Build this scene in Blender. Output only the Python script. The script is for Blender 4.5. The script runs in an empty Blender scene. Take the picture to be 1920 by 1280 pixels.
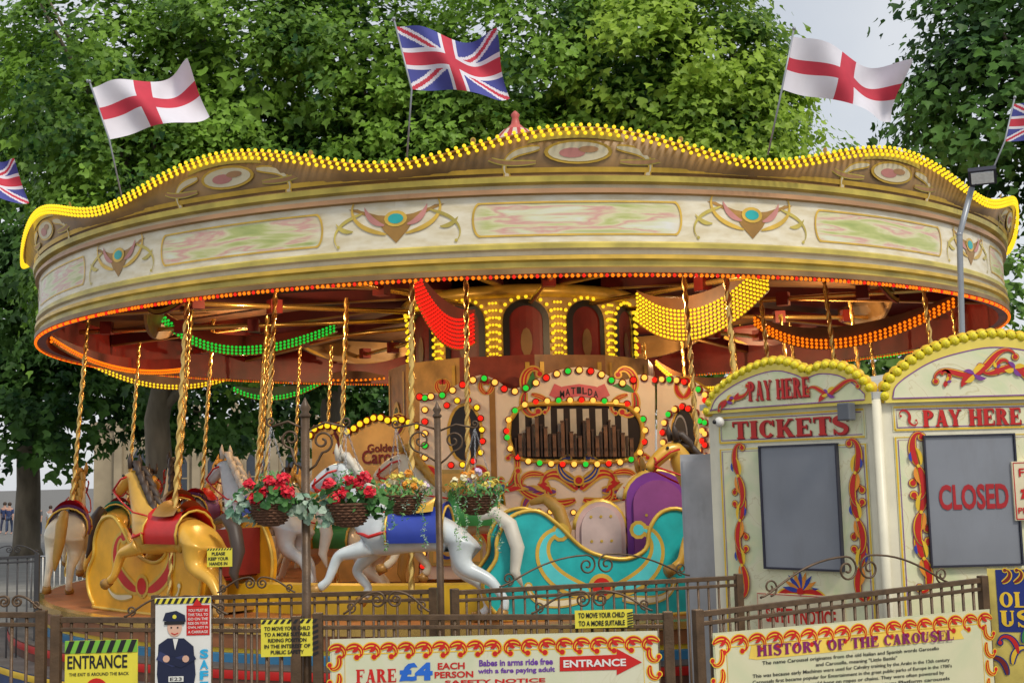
import bpy, math, random
import numpy as np
from mathutils import Vector, Matrix
random.seed(7)
PI=math.pi
scene=bpy.context.scene
scene.view_settings.view_transform='Standard'; scene.view_settings.look='None'; scene.view_settings.exposure=0
C=scene.collection
R_=math.radians
# ------------------------------------------------------------------ camera
F=2300.0; CZ=2.6
cam=bpy.data.cameras.new('camera'); camo=bpy.data.objects.new('camera',cam); C.objects.link(camo)
cam.sensor_width=36; cam.lens=F/1920*36; cam.clip_end=2000; cam.clip_start=.05
M3=Matrix.Rotation(R_(96.2),3,'X')@Matrix.Rotation(R_(-1.5),3,'Z')
camo.matrix_world=Matrix.Translation((0,0,CZ))@M3.to_4x4()
scene.camera=camo
O=Vector((0,0,CZ))
def ray(px,py): return M3@Vector(((px-960)/F,-(py-640)/F,-1))
def at(px,py,Y):
    d=ray(px,py); return O+d*(Y/d.y)
MI=M3.inverted()
def proj(x,y,z):
    d=MI@Vector((x,y,z-CZ)); return (960+F*d.x/-d.z, 640-F*d.y/-d.z)
# ------------------------------------------------------------------ materials
MATS={}
def M(name,col,rough=.5,metal=0,var=.12,scale=5,bump=0,emit=0,bscale=None,stretch=None,grime=0):
    if name in MATS: return MATS[name]
    m=bpy.data.materials.new(name); m.use_nodes=True; nt=m.node_tree; n=nt.nodes; l=nt.links
    b=n['Principled BSDF']; b.inputs['Roughness'].default_value=rough; b.inputs['Metallic'].default_value=metal
    tc=n.new('ShaderNodeTexCoord'); mp=n.new('ShaderNodeMapping'); l.new(tc.outputs['Object'],mp.inputs[0])
    if stretch: mp.inputs['Scale'].default_value=stretch
    no=n.new('ShaderNodeTexNoise'); no.inputs['Scale'].default_value=scale; no.inputs['Detail'].default_value=6
    l.new(mp.outputs[0],no.inputs['Vector'])
    mx=n.new('ShaderNodeMix'); mx.data_type='RGBA'
    mr=n.new('ShaderNodeMapRange'); mr.inputs[1].default_value=.3; mr.inputs[2].default_value=.7
    l.new(no.outputs[0],mr.inputs[0]); l.new(mr.outputs[0],mx.inputs[0])
    bc=[c*.35 for c in col] if emit else col
    mx.inputs[6].default_value=(*[c*(1-var) for c in bc],1); mx.inputs[7].default_value=(*[min(1,c*(1+var)) for c in bc],1)
    last=mx.outputs[2]
    if grime:
        n3=n.new('ShaderNodeTexNoise'); n3.inputs['Scale'].default_value=1.6; n3.inputs['Detail'].default_value=8; n3.inputs['Roughness'].default_value=.7
        mp3=n.new('ShaderNodeMapping'); mp3.inputs['Scale'].default_value=(2.5,2.5,.6); l.new(tc.outputs['Object'],mp3.inputs[0]); l.new(mp3.outputs[0],n3.inputs['Vector'])
        r3=n.new('ShaderNodeMapRange'); r3.inputs[1].default_value=.52; r3.inputs[2].default_value=.75; r3.inputs[4].default_value=grime; l.new(n3.outputs[0],r3.inputs[0])
        m4=n.new('ShaderNodeMix'); m4.data_type='RGBA'; l.new(r3.outputs[0],m4.inputs[0]); l.new(last,m4.inputs[6]); m4.inputs[7].default_value=(.12,.1,.07,1); last=m4.outputs[2]
    l.new(last,b.inputs['Base Color'])
    if bump:
        n2=n.new('ShaderNodeTexNoise'); n2.inputs['Scale'].default_value=bscale or scale*6; n2.inputs['Detail'].default_value=4
        l.new(mp.outputs[0],n2.inputs['Vector'])
        bp=n.new('ShaderNodeBump'); bp.inputs['Strength'].default_value=bump; bp.inputs['Distance'].default_value=.02
        l.new(n2.outputs[0],bp.inputs['Height']); l.new(bp.outputs[0],b.inputs['Normal'])
    if emit:
        b.inputs['Emission Color'].default_value=(*col,1); b.inputs['Emission Strength'].default_value=emit; b.inputs['Specular IOR Level'].default_value=.15
        m.cycles.emission_sampling='NONE'
    MATS[name]=m; return m
def nodes(m): return m.node_tree.nodes,m.node_tree.links
def leaf_mat(name,dark,light,scale=.55,trans=.3):
    m=bpy.data.materials.new(name); m.use_nodes=True; n,l=nodes(m)
    b=n['Principled BSDF']; out=n['Material Output']; b.inputs['Roughness'].default_value=.5; b.inputs['Specular IOR Level'].default_value=.3
    g=n.new('ShaderNodeNewGeometry'); no=n.new('ShaderNodeTexNoise'); no.inputs['Scale'].default_value=scale; no.inputs['Detail'].default_value=3
    l.new(g.outputs['Position'],no.inputs['Vector'])
    a=n.new('ShaderNodeMath'); a.operation='MULTIPLY_ADD'; a.inputs[1].default_value=.5; a.use_clamp=True
    l.new(g.outputs['Random Per Island'],a.inputs[0])
    mr=n.new('ShaderNodeMapRange'); mr.inputs[1].default_value=.38; mr.inputs[2].default_value=.6; mr.inputs[3].default_value=-.1; mr.inputs[4].default_value=.72
    l.new(no.outputs[0],mr.inputs[0]); l.new(mr.outputs[0],a.inputs[2])
    mx=n.new('ShaderNodeMix'); mx.data_type='RGBA'; mx.inputs[6].default_value=(*dark,1); mx.inputs[7].default_value=(*light,1)
    l.new(a.outputs[0],mx.inputs[0]); l.new(mx.outputs[2],b.inputs['Base Color'])
    t=n.new('ShaderNodeBsdfTranslucent'); l.new(mx.outputs[2],t.inputs[0]); ms=n.new('ShaderNodeMixShader'); ms.inputs[0].default_value=trans
    l.new(b.outputs[0],ms.inputs[1]); l.new(t.outputs[0],ms.inputs[2]); l.new(ms.outputs[0],out.inputs[0])
    return m
# ------------------------------------------------------------------ mesh builder
def tag(o,label=None,cat=None,group=None,kind=None):
    if label:o['label']=label
    if cat:o['category']=cat
    if group:o['group']=group
    if kind:o['kind']=kind
    return o
def empty(name,loc,label,cat,group=None,rz=0):
    o=bpy.data.objects.new(name,None); C.objects.link(o); o.location=loc; o.rotation_euler=(0,0,rz); o.empty_display_size=.2
    return tag(o,label,cat,group)
def wloc(p):
    v=Vector((0,0,0))
    while p: v+=p.location; p=p.parent
    return v
class MB:
    def __init__(s): s.v=[];s.f=[];s.m=[];s.sm=[];s.uv=[]
    def add(s,vs,fs,mi=0,sm=False,uvs=None):
        o=len(s.v); s.v+=[tuple(v) for v in vs]
        for f in fs: s.f.append(tuple(i+o for i in f)); s.m.append(mi); s.sm.append(sm)
        s.uv+=list(uvs) if uvs else [(0,0)]*len(vs)
    def box(s,c,sz,mi=0,rot=None):
        vs=[Vector((x*sz[0]/2,y*sz[1]/2,z*sz[2]/2)) for x in(-1,1) for y in(-1,1) for z in(-1,1)]
        if rot is not None: vs=[rot@v for v in vs]
        c=Vector(c); s.add([c+v for v in vs],[(0,1,3,2),(4,6,7,5),(0,4,5,1),(2,3,7,6),(0,2,6,4),(1,5,7,3)],mi)
    def tube(s,pts,r,seg=6,mi=0,cap=True,sm=True):
        pts=[Vector(p) for p in pts]; n=len(pts); rs=r if isinstance(r,(list,tuple)) else [r]*n
        t0=(pts[1]-pts[0]).normalized(); up=Vector((0,0,1)) if abs(t0.z)<.9 else Vector((1,0,0))
        a=t0.cross(up).normalized(); vs=[]
        for i in range(n):
            t=(pts[min(i+1,n-1)]-pts[max(i-1,0)]); t=t.normalized() if t.length>1e-9 else t0
            a=(a-t*a.dot(t)); a=a.normalized() if a.length>1e-6 else t.orthogonal().normalized(); b=t.cross(a)
            for k in range(seg):
                q=2*PI*k/seg; vs.append(pts[i]+(a*math.cos(q)+b*math.sin(q))*rs[i])
        fs=[(i*seg+k,i*seg+(k+1)%seg,(i+1)*seg+(k+1)%seg,(i+1)*seg+k) for i in range(n-1) for k in range(seg)]
        if cap: fs+=[tuple(range(seg-1,-1,-1)),tuple((n-1)*seg+k for k in range(seg))]
        s.add(vs,fs,mi,sm)
    def lathe(s,prof,c=(0,0,0),seg=24,mi=0,sm=True,mis=None,a0=0,a1=2*PI):
        full=abs(a1-a0-2*PI)<1e-6; ns=seg if full else seg+1; vs=[]
        for (r,z) in prof:
            for k in range(ns):
                a=a0+(a1-a0)*k/seg; vs.append((c[0]+r*math.sin(a),c[1]-r*math.cos(a),c[2]+z))
        for i in range(len(prof)-1):
            fs=[]
            for k in range(seg):
                k2=(k+1)%ns; fs.append((i*ns+k,i*ns+k2,(i+1)*ns+k2,(i+1)*ns+k))
            if i==0: s.add(vs,fs,mis[i] if mis else mi,sm); base=len(s.v)-len(vs)
            else:
                for f in fs: s.f.append(tuple(q+base for q in f)); s.m.append(mis[i] if mis else mi); s.sm.append(sm)
    def ball(s,c,r,mi=0,seg=8,rings=5,sc=(1,1,1)):
        vs=[];c=Vector(c)
        vs.append(c+Vector((0,0,r*sc[2])))
        for i in range(1,rings):
            p=PI*i/rings
            for k in range(seg):
                q=2*PI*k/seg; vs.append(c+Vector((r*sc[0]*math.sin(p)*math.cos(q),r*sc[1]*math.sin(p)*math.sin(q),r*sc[2]*math.cos(p))))
        vs.append(c-Vector((0,0,r*sc[2]))); L=len(vs)-1; fs=[]
        for k in range(seg): fs.append((0,1+k,1+(k+1)%seg)); fs.append((L,L-seg+(k+1)%seg,L-seg+k))
        for i in range(rings-2):
            for k in range(seg): fs.append((1+i*seg+k,1+(i+1)*seg+k,1+(i+1)*seg+(k+1)%seg,1+i*seg+(k+1)%seg))
        s.add(vs,fs,mi,True)
    def poly(s,fn,pts,off,mi=0):
        s.add([fn(p[0],p[1],off) for p in pts],[tuple(range(len(pts)))],mi)
    def slab(s,fn,pts,o0,o1,mi=0,mside=None):
        n=len(pts); s.add([fn(p[0],p[1],o1) for p in pts]+[fn(p[0],p[1],o0) for p in pts],[tuple(range(n)),tuple(range(2*n-1,n-1,-1))],mi)
        o=len(s.v)-2*n
        for i in range(n):
            j=(i+1)%n; s.f.append((o+i,o+n+i,o+n+j,o+j)); s.m.append(mi if mside is None else mside); s.sm.append(False)
    def rect(s,fn,u0,v0,u1,v1,off,mi=0): s.poly(fn,[(u0,v0),(u1,v0),(u1,v1),(u0,v1)],off,mi)
    def disc(s,fn,c,r,off,mi=0,n=16,ry=None):
        ry=ry or r; s.poly(fn,[(c[0]+r*math.cos(2*PI*i/n),c[1]+ry*math.sin(2*PI*i/n)) for i in range(n)],off,mi)
    def ribbon(s,fn,pts,ws,off,mi=0):
        n=len(pts); vs=[]
        for i in range(n):
            a=pts[max(i-1,0)]; b=pts[min(i+1,n-1)]; dx,dy=b[0]-a[0],b[1]-a[1]; L=math.hypot(dx,dy) or 1
            nx,ny=-dy/L,dx/L; w=(ws[i] if isinstance(ws,(list,tuple)) else ws)/2
            vs+=[fn(pts[i][0]+nx*w,pts[i][1]+ny*w,off),fn(pts[i][0]-nx*w,pts[i][1]-ny*w,off)]
        s.add(vs,[(2*i,2*i+1,2*i+3,2*i+2) for i in range(n-1)],mi)
    def build(s,name,mats,parent=None,world=True,bevel=0,**k):
        me=bpy.data.meshes.new(name); vs=[Vector(v) for v in s.v]; loc=Vector((0,0,0))
        if world:
            if parent is not None:
                w=wloc(parent); vs=[v-w for v in vs]
            elif vs and not k.get('kind'):
                xs=[v.x for v in vs]; ys=[v.y for v in vs]; loc=Vector(((min(xs)+max(xs))/2,(min(ys)+max(ys))/2,min(v.z for v in vs))); vs=[v-loc for v in vs]
        me.from_pydata(vs,[],s.f)
        if not isinstance(mats,(list,tuple)): mats=[mats]
        for m in mats: me.materials.append(m)
        me.polygons.foreach_set('material_index',s.m); me.polygons.foreach_set('use_smooth',s.sm)
        if any(u!=(0,0) for u in s.uv):
            ul=me.uv_layers.new(name='UVMap'); idx=np.zeros(len(me.loops),dtype=np.int32); me.loops.foreach_get('vertex_index',idx)
            ul.data.foreach_set('uv',np.array(s.uv,dtype=np.float32)[idx].ravel())
        me.update(); o=bpy.data.objects.new(name,me); C.objects.link(o); o.parent=parent; o.location=loc
        if bevel:
            b=o.modifiers.new('bevel','BEVEL'); b.width=bevel; b.segments=2; b.limit_method='ANGLE'
        tag(o,**k); return o
# ------------------------------------------------------------------ vertical planes addressed by where a sight line meets them
class Plane:
    def __init__(s,P0,yaw=0):
        s.P0=Vector((P0[0],P0[1],0)); s.u=Vector((math.cos(yaw),math.sin(yaw),0)); s.n=Vector((math.sin(yaw),-math.cos(yaw),0)); s.Y=P0[1]
    def uv(s,px,py):
        d=ray(px,py); t=(s.P0-O).dot(s.n)/d.dot(s.n); p=O+d*t; return ((p-s.P0).dot(s.u),p.z)
    def w(s,u,v,off=0): return s.P0+s.u*u+s.n*off+Vector((0,0,v))
def plane2(pxL,YL,pxR,YR,py=900):
    a=at(pxL,py,YL); b=at(pxR,py,YR); return Plane((a.x,a.y),math.atan2(b.y-a.y,b.x-a.x))
# ------------------------------------------------------------------ curves / ornament
def curl(s,h,L,k0,k1,n=26,p=2):
    pts=[s]; x,y=s
    for i in range(n):
        t=(i+.5)/n; h+=(k0+(k1-k0)*t**p)/n; x+=math.cos(h)*L/n; y+=math.sin(h)*L/n; pts.append((x,y))
    return pts
def pcurl(mb,fn,s,h,L,k0,k1,w,off,mo,mm,mh=None,n=26,p=2,e=None):
    pts=curl(s,h,L,k0,k1,n,p); W=[w*(.25+.75*math.sin(PI*min(1,(i/n)**.75*1.02)))*(1-.35*i/n) for i in range(n+1)]
    e=w*.28 if e is None else e
    if mo is not None:
        mb.ribbon(fn,pts,[x+2*e for x in W],off,mo); mb.disc(fn,pts[-1],w*.42+e,off+.0004,mo,10)
    mb.ribbon(fn,pts,W,off+.0015,mm); mb.disc(fn,pts[-1],w*.42,off+.0019,mm,10)
    if mh is not None: mb.ribbon(fn,pts[2:-6],[x*.22 for x in W[2:-6]],off+.0026,mh)
def petal(mb,fn,s,h,L,w,off,mi,k=.8):
    n=10; pts=curl(s,h,L,k,k,n); mb.ribbon(fn,pts,[w*math.sin(PI*(.08+.92*i/n)) for i in range(n+1)],off,mi)
def resample(pts,d):
    out=[Vector(pts[0])]; acc=0
    for a,b in zip(pts[:-1],pts[1:]):
        a=Vector(a);b=Vector(b);L=(b-a).length
        if L<1e-9: continue
        t=d-acc
        while t<=L: out.append(a+(b-a)*(t/L)); t+=d
        acc=(acc+L)%d if (acc+L)>=d else acc+L
    return out
def smooth(pts,n=8):
    out=[]
    P=[Vector(p) for p in pts]; P=[P[0]*2-P[1]]+P+[P[-1]*2-P[-2]]
    for i in range(1,len(P)-2):
        for k in range(n):
            t=k/n; a,b,c,d=P[i-1],P[i],P[i+1],P[i+2]
            out.append(.5*((2*b)+(c-a)*t+(2*a-5*b+4*c-d)*t*t+(3*b-a-3*c+d)*t**3))
    out.append(P[-2]); return out
def spiral(cx,cy,r0,a0,turns,n=26,k=.15):
    return [(cx+(r0*(1-(1-k)*i/n))*math.cos(a0+turns*2*PI*i/n),cy+(r0*(1-(1-k)*i/n))*math.sin(a0+turns*2*PI*i/n)) for i in range(n+1)]
# ------------------------------------------------------------------ lettering
def text(mb,fn,s,u0,v0,u1,v1,off,mi=0,bold=.0,keep=False):
    cu=bpy.data.curves.new('t','FONT'); cu.body=s; cu.offset=bold; cu.resolution_u=3
    o=bpy.data.objects.new('t',cu); C.objects.link(o); dg=bpy.context.evaluated_depsgraph_get(); me=bpy.data.meshes.new_from_object(o.evaluated_get(dg))
    vs=[v.co.copy() for v in me.vertices]; fs=[tuple(p.vertices) for p in me.polygons]
    bpy.data.objects.remove(o); bpy.data.curves.remove(cu); bpy.data.meshes.remove(me)
    if not vs: return
    x0=min(v.x for v in vs);x1=max(v.x for v in vs);y0=min(v.y for v in vs);y1=max(v.y for v in vs)
    sx=(u1-u0)/(x1-x0); sy=(v1-v0)/(y1-y0)
    mb.add([fn(u0+(v.x-x0)*sx,v0+(v.y-y0)*sy,off) for v in vs],fs,mi)
T=.26;t_=.11
def glyph(ch):
    g=[]
    def rc(a,b,c,d): g.append([(a,b),(c,b),(c,d),(a,d)])
    def stem(x,y0=0,y1=1,w=T,top=1,bot=1):
        rc(x,y0,x+w,y1)
        if top: rc(x-.06,y1-.08,x+w+.06,y1)
        if bot: rc(x-.06,y0,x+w+.06,y0+.08)
    def dg(xa,ya,xb,yb,w): g.append([(xa-w/2,ya),(xa+w/2,ya),(xb+w/2,yb),(xb-w/2,yb)])
    def arc(cx,cy,rx,ry,a0,a1,n=16):
        for i in range(n):
            q=[]
            for a in (a0+(a1-a0)*i/n,a0+(a1-a0)*(i+1)/n):
                a=R_(a); w=t_+(T-t_)*abs(math.cos(a)); q.append(((cx+rx*math.cos(a),cy+ry*math.sin(a)),(cx+(rx-w)*math.cos(a),cy+(ry-w*.9)*math.sin(a))))
            g.append([q[0][0],q[1][0],q[1][1],q[0][1]])
    w=.8
    if ch=='T': stem(.28,top=0); rc(0,.9,.82,1); rc(0,.7,.07,.92); rc(.75,.7,.82,.92); w=.82
    elif ch=='I': stem(.08); w=.42
    elif ch=='C': arc(.42,.5,.4,.5,45,315); rc(.67,.64,.75,.98); w=.8
    elif ch=='O': arc(.43,.5,.42,.5,0,360,24); w=.88
    elif ch=='K': stem(.06); dg(.32,.4,.7,1,.12); dg(.44,.55,.72,0,.27); rc(.58,.92,.84,1); rc(.56,0,.88,.08); w=.9
    elif ch in 'EF':
        stem(.06); rc(.2,.9,.72,1); rc(.2,.45,.54,.55); rc(.48,.36,.54,.64); rc(.65,.72,.72,.92)
        if ch=='E': rc(.2,0,.74,.1); rc(.67,.08,.74,.3)
        w=.78
    elif ch=='L': stem(.06); rc(.2,0,.7,.1); rc(.63,.08,.7,.32); w=.74
    elif ch=='S':
        pp=smooth([(.64,.76,0),(.56,.92,0),(.36,.96,0),(.16,.84,0),(.16,.66,0),(.36,.54,0),(.56,.42,0),(.62,.24,0),(.5,.06,0),(.28,.04,0),(.1,.2,0)],4)
        n=len(pp)-1
        for i in range(n):
            a,b=pp[i],pp[i+1]; ww=t_+(T-t_)*math.sin(PI*i/n)**2; ww2=t_+(T-t_)*math.sin(PI*(i+1)/n)**2
            def nn(i):
                A=pp[max(i-1,0)];B=pp[min(i+1,n)];d=(B-A).normalized(); return (-d.y,d.x)
            na,nb=nn(i),nn(i+1)
            g.append([(a.x+na[0]*ww/2,a.y+na[1]*ww/2),(a.x-na[0]*ww/2,a.y-na[1]*ww/2),(b.x-nb[0]*ww2/2,b.y-nb[1]*ww2/2),(b.x+nb[0]*ww2/2,b.y+nb[1]*ww2/2)])
        rc(.61,.7,.68,1); rc(.05,0,.12,.3); w=.74
    elif ch in 'PR':
        stem(.06); arc(.32,.74,.38,.26,-90,90,12); rc(.2,.9,.34,1); rc(.2,.48,.34,.58)
        if ch=='R': dg(.44,.5,.7,0,.25); rc(.58,0,.86,.08); w=.88
        else: w=.76
    elif ch=='A': dg(.14,0,.4,1,.11); dg(.66,0,.42,1,.27); rc(.24,.26,.56,.36); rc(0,0,.28,.08); rc(.5,0,.84,.08); w=.86
    elif ch=='Y': dg(.42,.42,.14,1,.25); dg(.42,.42,.7,1,.11); stem(.29,0,.46,top=0); rc(0,.92,.32,1); rc(.56,.92,.84,1); w=.86
    elif ch=='H': stem(.06); stem(.58); rc(.26,.45,.58,.55); w=.9
    elif ch=='U': stem(.06,.3,1,bot=0); stem(.6,.3,1,w=.1,bot=0); arc(.38,.34,.32,.34,180,360,12); w=.82
    elif ch=='D': stem(.06); arc(.32,.5,.46,.5,-90,90,14); w=.84
    elif ch=='N': stem(.08,w=.1); stem(.66,w=.1,bot=0); dg(.62,0,.2,1,.27); w=.84
    else: w=.36
    return g,w
def serif(mb,fn,s,u0,v0,u1,v1,off,mi=0,shadow=None):
    tot=0;L=[]
    for ch in s:
        g,w=glyph(ch); L.append((g,tot)); tot+=w+.06
    sx=(u1-u0)/(tot-.06); sy=v1-v0; k=0
    for g,x in L:
        for q in g:
            if shadow is not None: mb.poly(fn,[(u0+(x+p[0])*sx+sy*.05,v0+p[1]*sy-sy*.05) for p in q],off-.003+k*.00003,shadow)
            mb.poly(fn,[(u0+(x+p[0])*sx,v0+p[1]*sy) for p in q],off+k*.00003,mi); k+=1
# ------------------------------------------------------------------ palette
gold=M('gold_paint',(.72,.46,.07),.35,.25,.2); dgold=M('dark_gold',(.38,.2,.045),.4,.2,.2)
olive=M('olive_gold',(.6,.48,.1),.35,.15,.3,3); mauve=M('mauve_paint',(.46,.25,.12),.4,0,.25,2); brown=M('brown_paint',(.27,.155,.055),.45,0,.4,2)
cream=M('cream_paint',(.78,.69,.47),.4,0,.1,3,grime=.2); white=M('white_paint',(.78,.77,.72),.45,0,.06); red=M('red_paint',(.58,.016,.012),.35,0,.12)
dred=M('dark_red_paint',(.2,.015,.01),.45,0,.4,2); yellow=M('yellow_paint',(.85,.55,.03),.4,0,.12); blue=M('blue_paint',(.03,.06,.38),.4)
teal=M('teal_paint',(.02,.42,.42),.35,0,.2); green=M('green_paint',(.05,.26,.06),.4,0,.2); purple=M('purple_paint',(.22,.05,.3),.4); pink=M('pink_paint',(.6,.25,.22),.4)
black=M('black_paint',(.015,.015,.017),.4); navy=M('navy_paint',(.01,.015,.05),.5); iron=M('brown_iron',(.105,.062,.032),.42,.15,.3,14,.15)
steel=M('galvanised_steel',(.42,.43,.45),.4,.6,.15); wood=M('deck_wood',(.36,.125,.04),.45,0,.35,2,.1,stretch=(1,1,8)); brass=M('brass',(.85,.55,.16),.22,.8,.12)
grey=M('grey_shutter',(.245,.26,.295),.45,.1,.1,2,grime=.2); dgrey=M('dark_frame',(.03,.03,.05),.4); skin=M('skin',(.5,.28,.2),.6)
Y_b=M('yellow_bulb',(1,.66,.02),.4,0,.05,5,emit=1.15); O_b=M('orange_bulb',(1,.19,.005),.4,0,.05,5,emit=1.4); R_b=M('red_bulb',(1,.02,.01),.4,0,.05,5,emit=1.0)
G_b=M('green_bulb',(.02,.65,.05),.4,0,.05,5,emit=.9); W_b=M('amber_bulb',(1,.52,.08),.4,0,.05,5,emit=1.3)
Yd_b=M('fairground_yellow_cap',(.9,.68,.02),.25,0,.3,70,.4,bscale=200)
def marble(name,cols):
    m=bpy.data.materials.new(name); m.use_nodes=True; n,l=nodes(m); b=n['Principled BSDF']; b.inputs['Roughness'].default_value=.3
    tc=n.new('ShaderNodeTexCoord'); no=n.new('ShaderNodeTexNoise'); no.inputs['Scale'].default_value=1.5; no.inputs['Detail'].default_value=6; no.inputs['Distortion'].default_value=1.3
    l.new(tc.outputs['Object'],no.inputs[0]); r=n.new('ShaderNodeValToRGB'); l.new(no.outputs[0],r.inputs[0])
    e=r.color_ramp.elements; e[0].position=.3; e[0].color=(*cols[0],1); e[1].position=.7; e[1].color=(*cols[1],1)
    for p,c in zip((.43,.494,.5,.506,.6),cols[2:]):
        x=e.new(p); x.color=(*c,1)
    l.new(r.outputs[0],b.inputs['Base Color']); return m
marb=marble('marbled_panel',((.62,.7,.4),(.88,.79,.45),(.8,.78,.49),(.83,.79,.54),(.66,.6,.34),(.83,.79,.54),(.7,.75,.46)))
marb2=marble('marbled_sign',((.6,.64,.44),(.78,.74,.52),(.68,.69,.48),(.72,.7,.52),(.66,.64,.45),(.72,.7,.52),(.68,.69,.48)))
marb3=marble('marbled_yellow_board',((.56,.6,.38),(.74,.68,.4),(.66,.64,.42),(.68,.65,.44),(.6,.56,.36),(.68,.65,.44),(.64,.64,.42)))
def scenic():
    m=bpy.data.materials.new('painted_scene_panel'); m.use_nodes=True; n,l=nodes(m); b=n['Principled BSDF']; b.inputs['Roughness'].default_value=.3
    uv=n.new('ShaderNodeUVMap'); oi=n.new('ShaderNodeObjectInfo'); ad=n.new('ShaderNodeVectorMath'); ad.operation='ADD'; mp=n.new('ShaderNodeMapping'); mp.inputs['Scale'].default_value=(4,4,1); l.new(uv.outputs[0],mp.inputs[0])
    ml=n.new('ShaderNodeMath'); ml.operation='MULTIPLY'; ml.inputs[1].default_value=40; l.new(oi.outputs['Random'],ml.inputs[0]); l.new(mp.outputs[0],ad.inputs[0]); l.new(ml.outputs[0],ad.inputs[1])
    no=n.new('ShaderNodeTexNoise'); no.inputs['Scale'].default_value=1; no.inputs['Detail'].default_value=5; no.inputs['Distortion'].default_value=.4; l.new(ad.outputs[0],no.inputs[0])
    r=n.new('ShaderNodeValToRGB'); l.new(no.outputs[0],r.inputs[0]); e=r.color_ramp.elements
    e[0].position=.3; e[0].color=(.34,.42,.12,1); e[1].position=.72; e[1].color=(.8,.8,.76,1)
    for p,c in((.42,(.52,.56,.2,1)),(.5,(.74,.7,.42,1)),(.56,(.7,.36,.32,1)),(.62,(.72,.72,.46,1))): x=e.new(p); x.color=c
    sx=n.new('ShaderNodeSeparateXYZ'); l.new(uv.outputs[0],sx.inputs[0])
    def mt(op,a,bv,clamp=False):
        k=n.new('ShaderNodeMath'); k.operation=op; l.new(a,k.inputs[0]); 
        if bv is not None: k.inputs[1].default_value=bv
        k.use_clamp=clamp; return k.outputs[0]
    d=mt('ABSOLUTE',mt('SUBTRACT',sx.outputs[0],.5),None); mk=n.new('ShaderNodeMapRange'); mk.interpolation_type='SMOOTHSTEP'; l.new(d,mk.inputs[0]); mk.inputs[1].default_value=.24; mk.inputs[2].default_value=.3; mk.inputs[3].default_value=1; mk.inputs[4].default_value=0
    v=mt('ABSOLUTE',mt('SUBTRACT',sx.outputs[1],.5),None); mv=n.new('ShaderNodeMapRange'); mv.interpolation_type='SMOOTHSTEP'; l.new(v,mv.inputs[0]); mv.inputs[1].default_value=.26; mv.inputs[2].default_value=.36; mv.inputs[3].default_value=1; mv.inputs[4].default_value=0
    mu=n.new('ShaderNodeMath'); mu.operation='MULTIPLY'; l.new(mk.outputs[0],mu.inputs[0]); l.new(mv.outputs[0],mu.inputs[1])
    mp2=n.new('ShaderNodeMapping'); mp2.inputs['Scale'].default_value=(5,2,1); l.new(uv.outputs[0],mp2.inputs[0])
    n2=n.new('ShaderNodeTexNoise'); n2.inputs['Scale'].default_value=3; n2.inputs['Detail'].default_value=6; l.new(mp2.outputs[0],n2.inputs[0])
    q=n.new('ShaderNodeMapRange'); q.inputs[1].default_value=.35; q.inputs[2].default_value=.65; l.new(n2.outputs[0],q.inputs[0])
    c2=n.new('ShaderNodeMix'); c2.data_type='RGBA'; l.new(q.outputs[0],c2.inputs[0]); c2.inputs[6].default_value=(.88,.81,.64,1); c2.inputs[7].default_value=(.72,.62,.41,1)
    mx=n.new('ShaderNodeMix'); mx.data_type='RGBA'; l.new(mu.outputs[0],mx.inputs[0]); l.new(c2.outputs[2],mx.inputs[6]); l.new(r.outputs[0],mx.inputs[7]); l.new(mx.outputs[2],b.inputs['Base Color'])
    return m
scen=scenic()
# ------------------------------------------------------------------ world + sun
w=bpy.data.worlds.new('World'); scene.world=w; w.use_nodes=True; n=w.node_tree.nodes; l=w.node_tree.links
sd=Vector((.38,-.55,.8)).normalized()
st=n.new('ShaderNodeTexSky'); st.sky_type='NISHITA'; st.sun_disc=False; st.sun_elevation=math.asin(sd.z); st.sun_rotation=math.atan2(sd.x,sd.y); st.air_density=1.2; st.dust_density=2
mx=n.new('ShaderNodeMix'); mx.data_type='RGBA'; tc=n.new('ShaderNodeTexCoord'); no=n.new('ShaderNodeTexNoise'); no.inputs['Scale'].default_value=3; no.inputs['Detail'].default_value=6
l.new(tc.outputs['Generated'],no.inputs[0]); mr=n.new('ShaderNodeMapRange'); mr.inputs[1].default_value=.35; mr.inputs[2].default_value=.65; mr.inputs[3].default_value=.6; mr.inputs[4].default_value=.92
l.new(no.outputs[0],mr.inputs[0]); l.new(mr.outputs[0],mx.inputs[0]); l.new(st.outputs[0],mx.inputs[6]); mx.inputs[7].default_value=(7.2,7.4,7.7,1)
bg=n['Background']; bg.inputs[1].default_value=.113; l.new(mx.outputs[2],bg.inputs[0])
sl=bpy.data.lights.new('sun','SUN'); sl.energy=2.1; sl.angle=R_(10); sl.color=(1,.93,.8); so=bpy.data.objects.new('sun',sl); C.objects.link(so); so.rotation_euler=sd.to_track_quat('Z','Y').to_euler()
# ------------------------------------------------------------------ ground
asph=M('paving',(.15,.145,.135),.85,0,.18,1.2,.3,bscale=30)
g=MB(); g.add([(-600,-100,0),(600,-100,0),(600,1200,0),(-600,1200,0)],[(0,1,2,3)]); g.build('ground',asph,kind='structure')
pav=M('pale_pavement',(.24,.23,.21),.85,0,.15,2,.2)
g=MB(); g.add([(-60,30,.12),(60,30,.12),(60,44,.12),(-60,44,.12),(-60,30,0),(60,30,0)],[(0,1,2,3),(4,5,1,0)]); g.build('pavement',pav,kind='structure')
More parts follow.
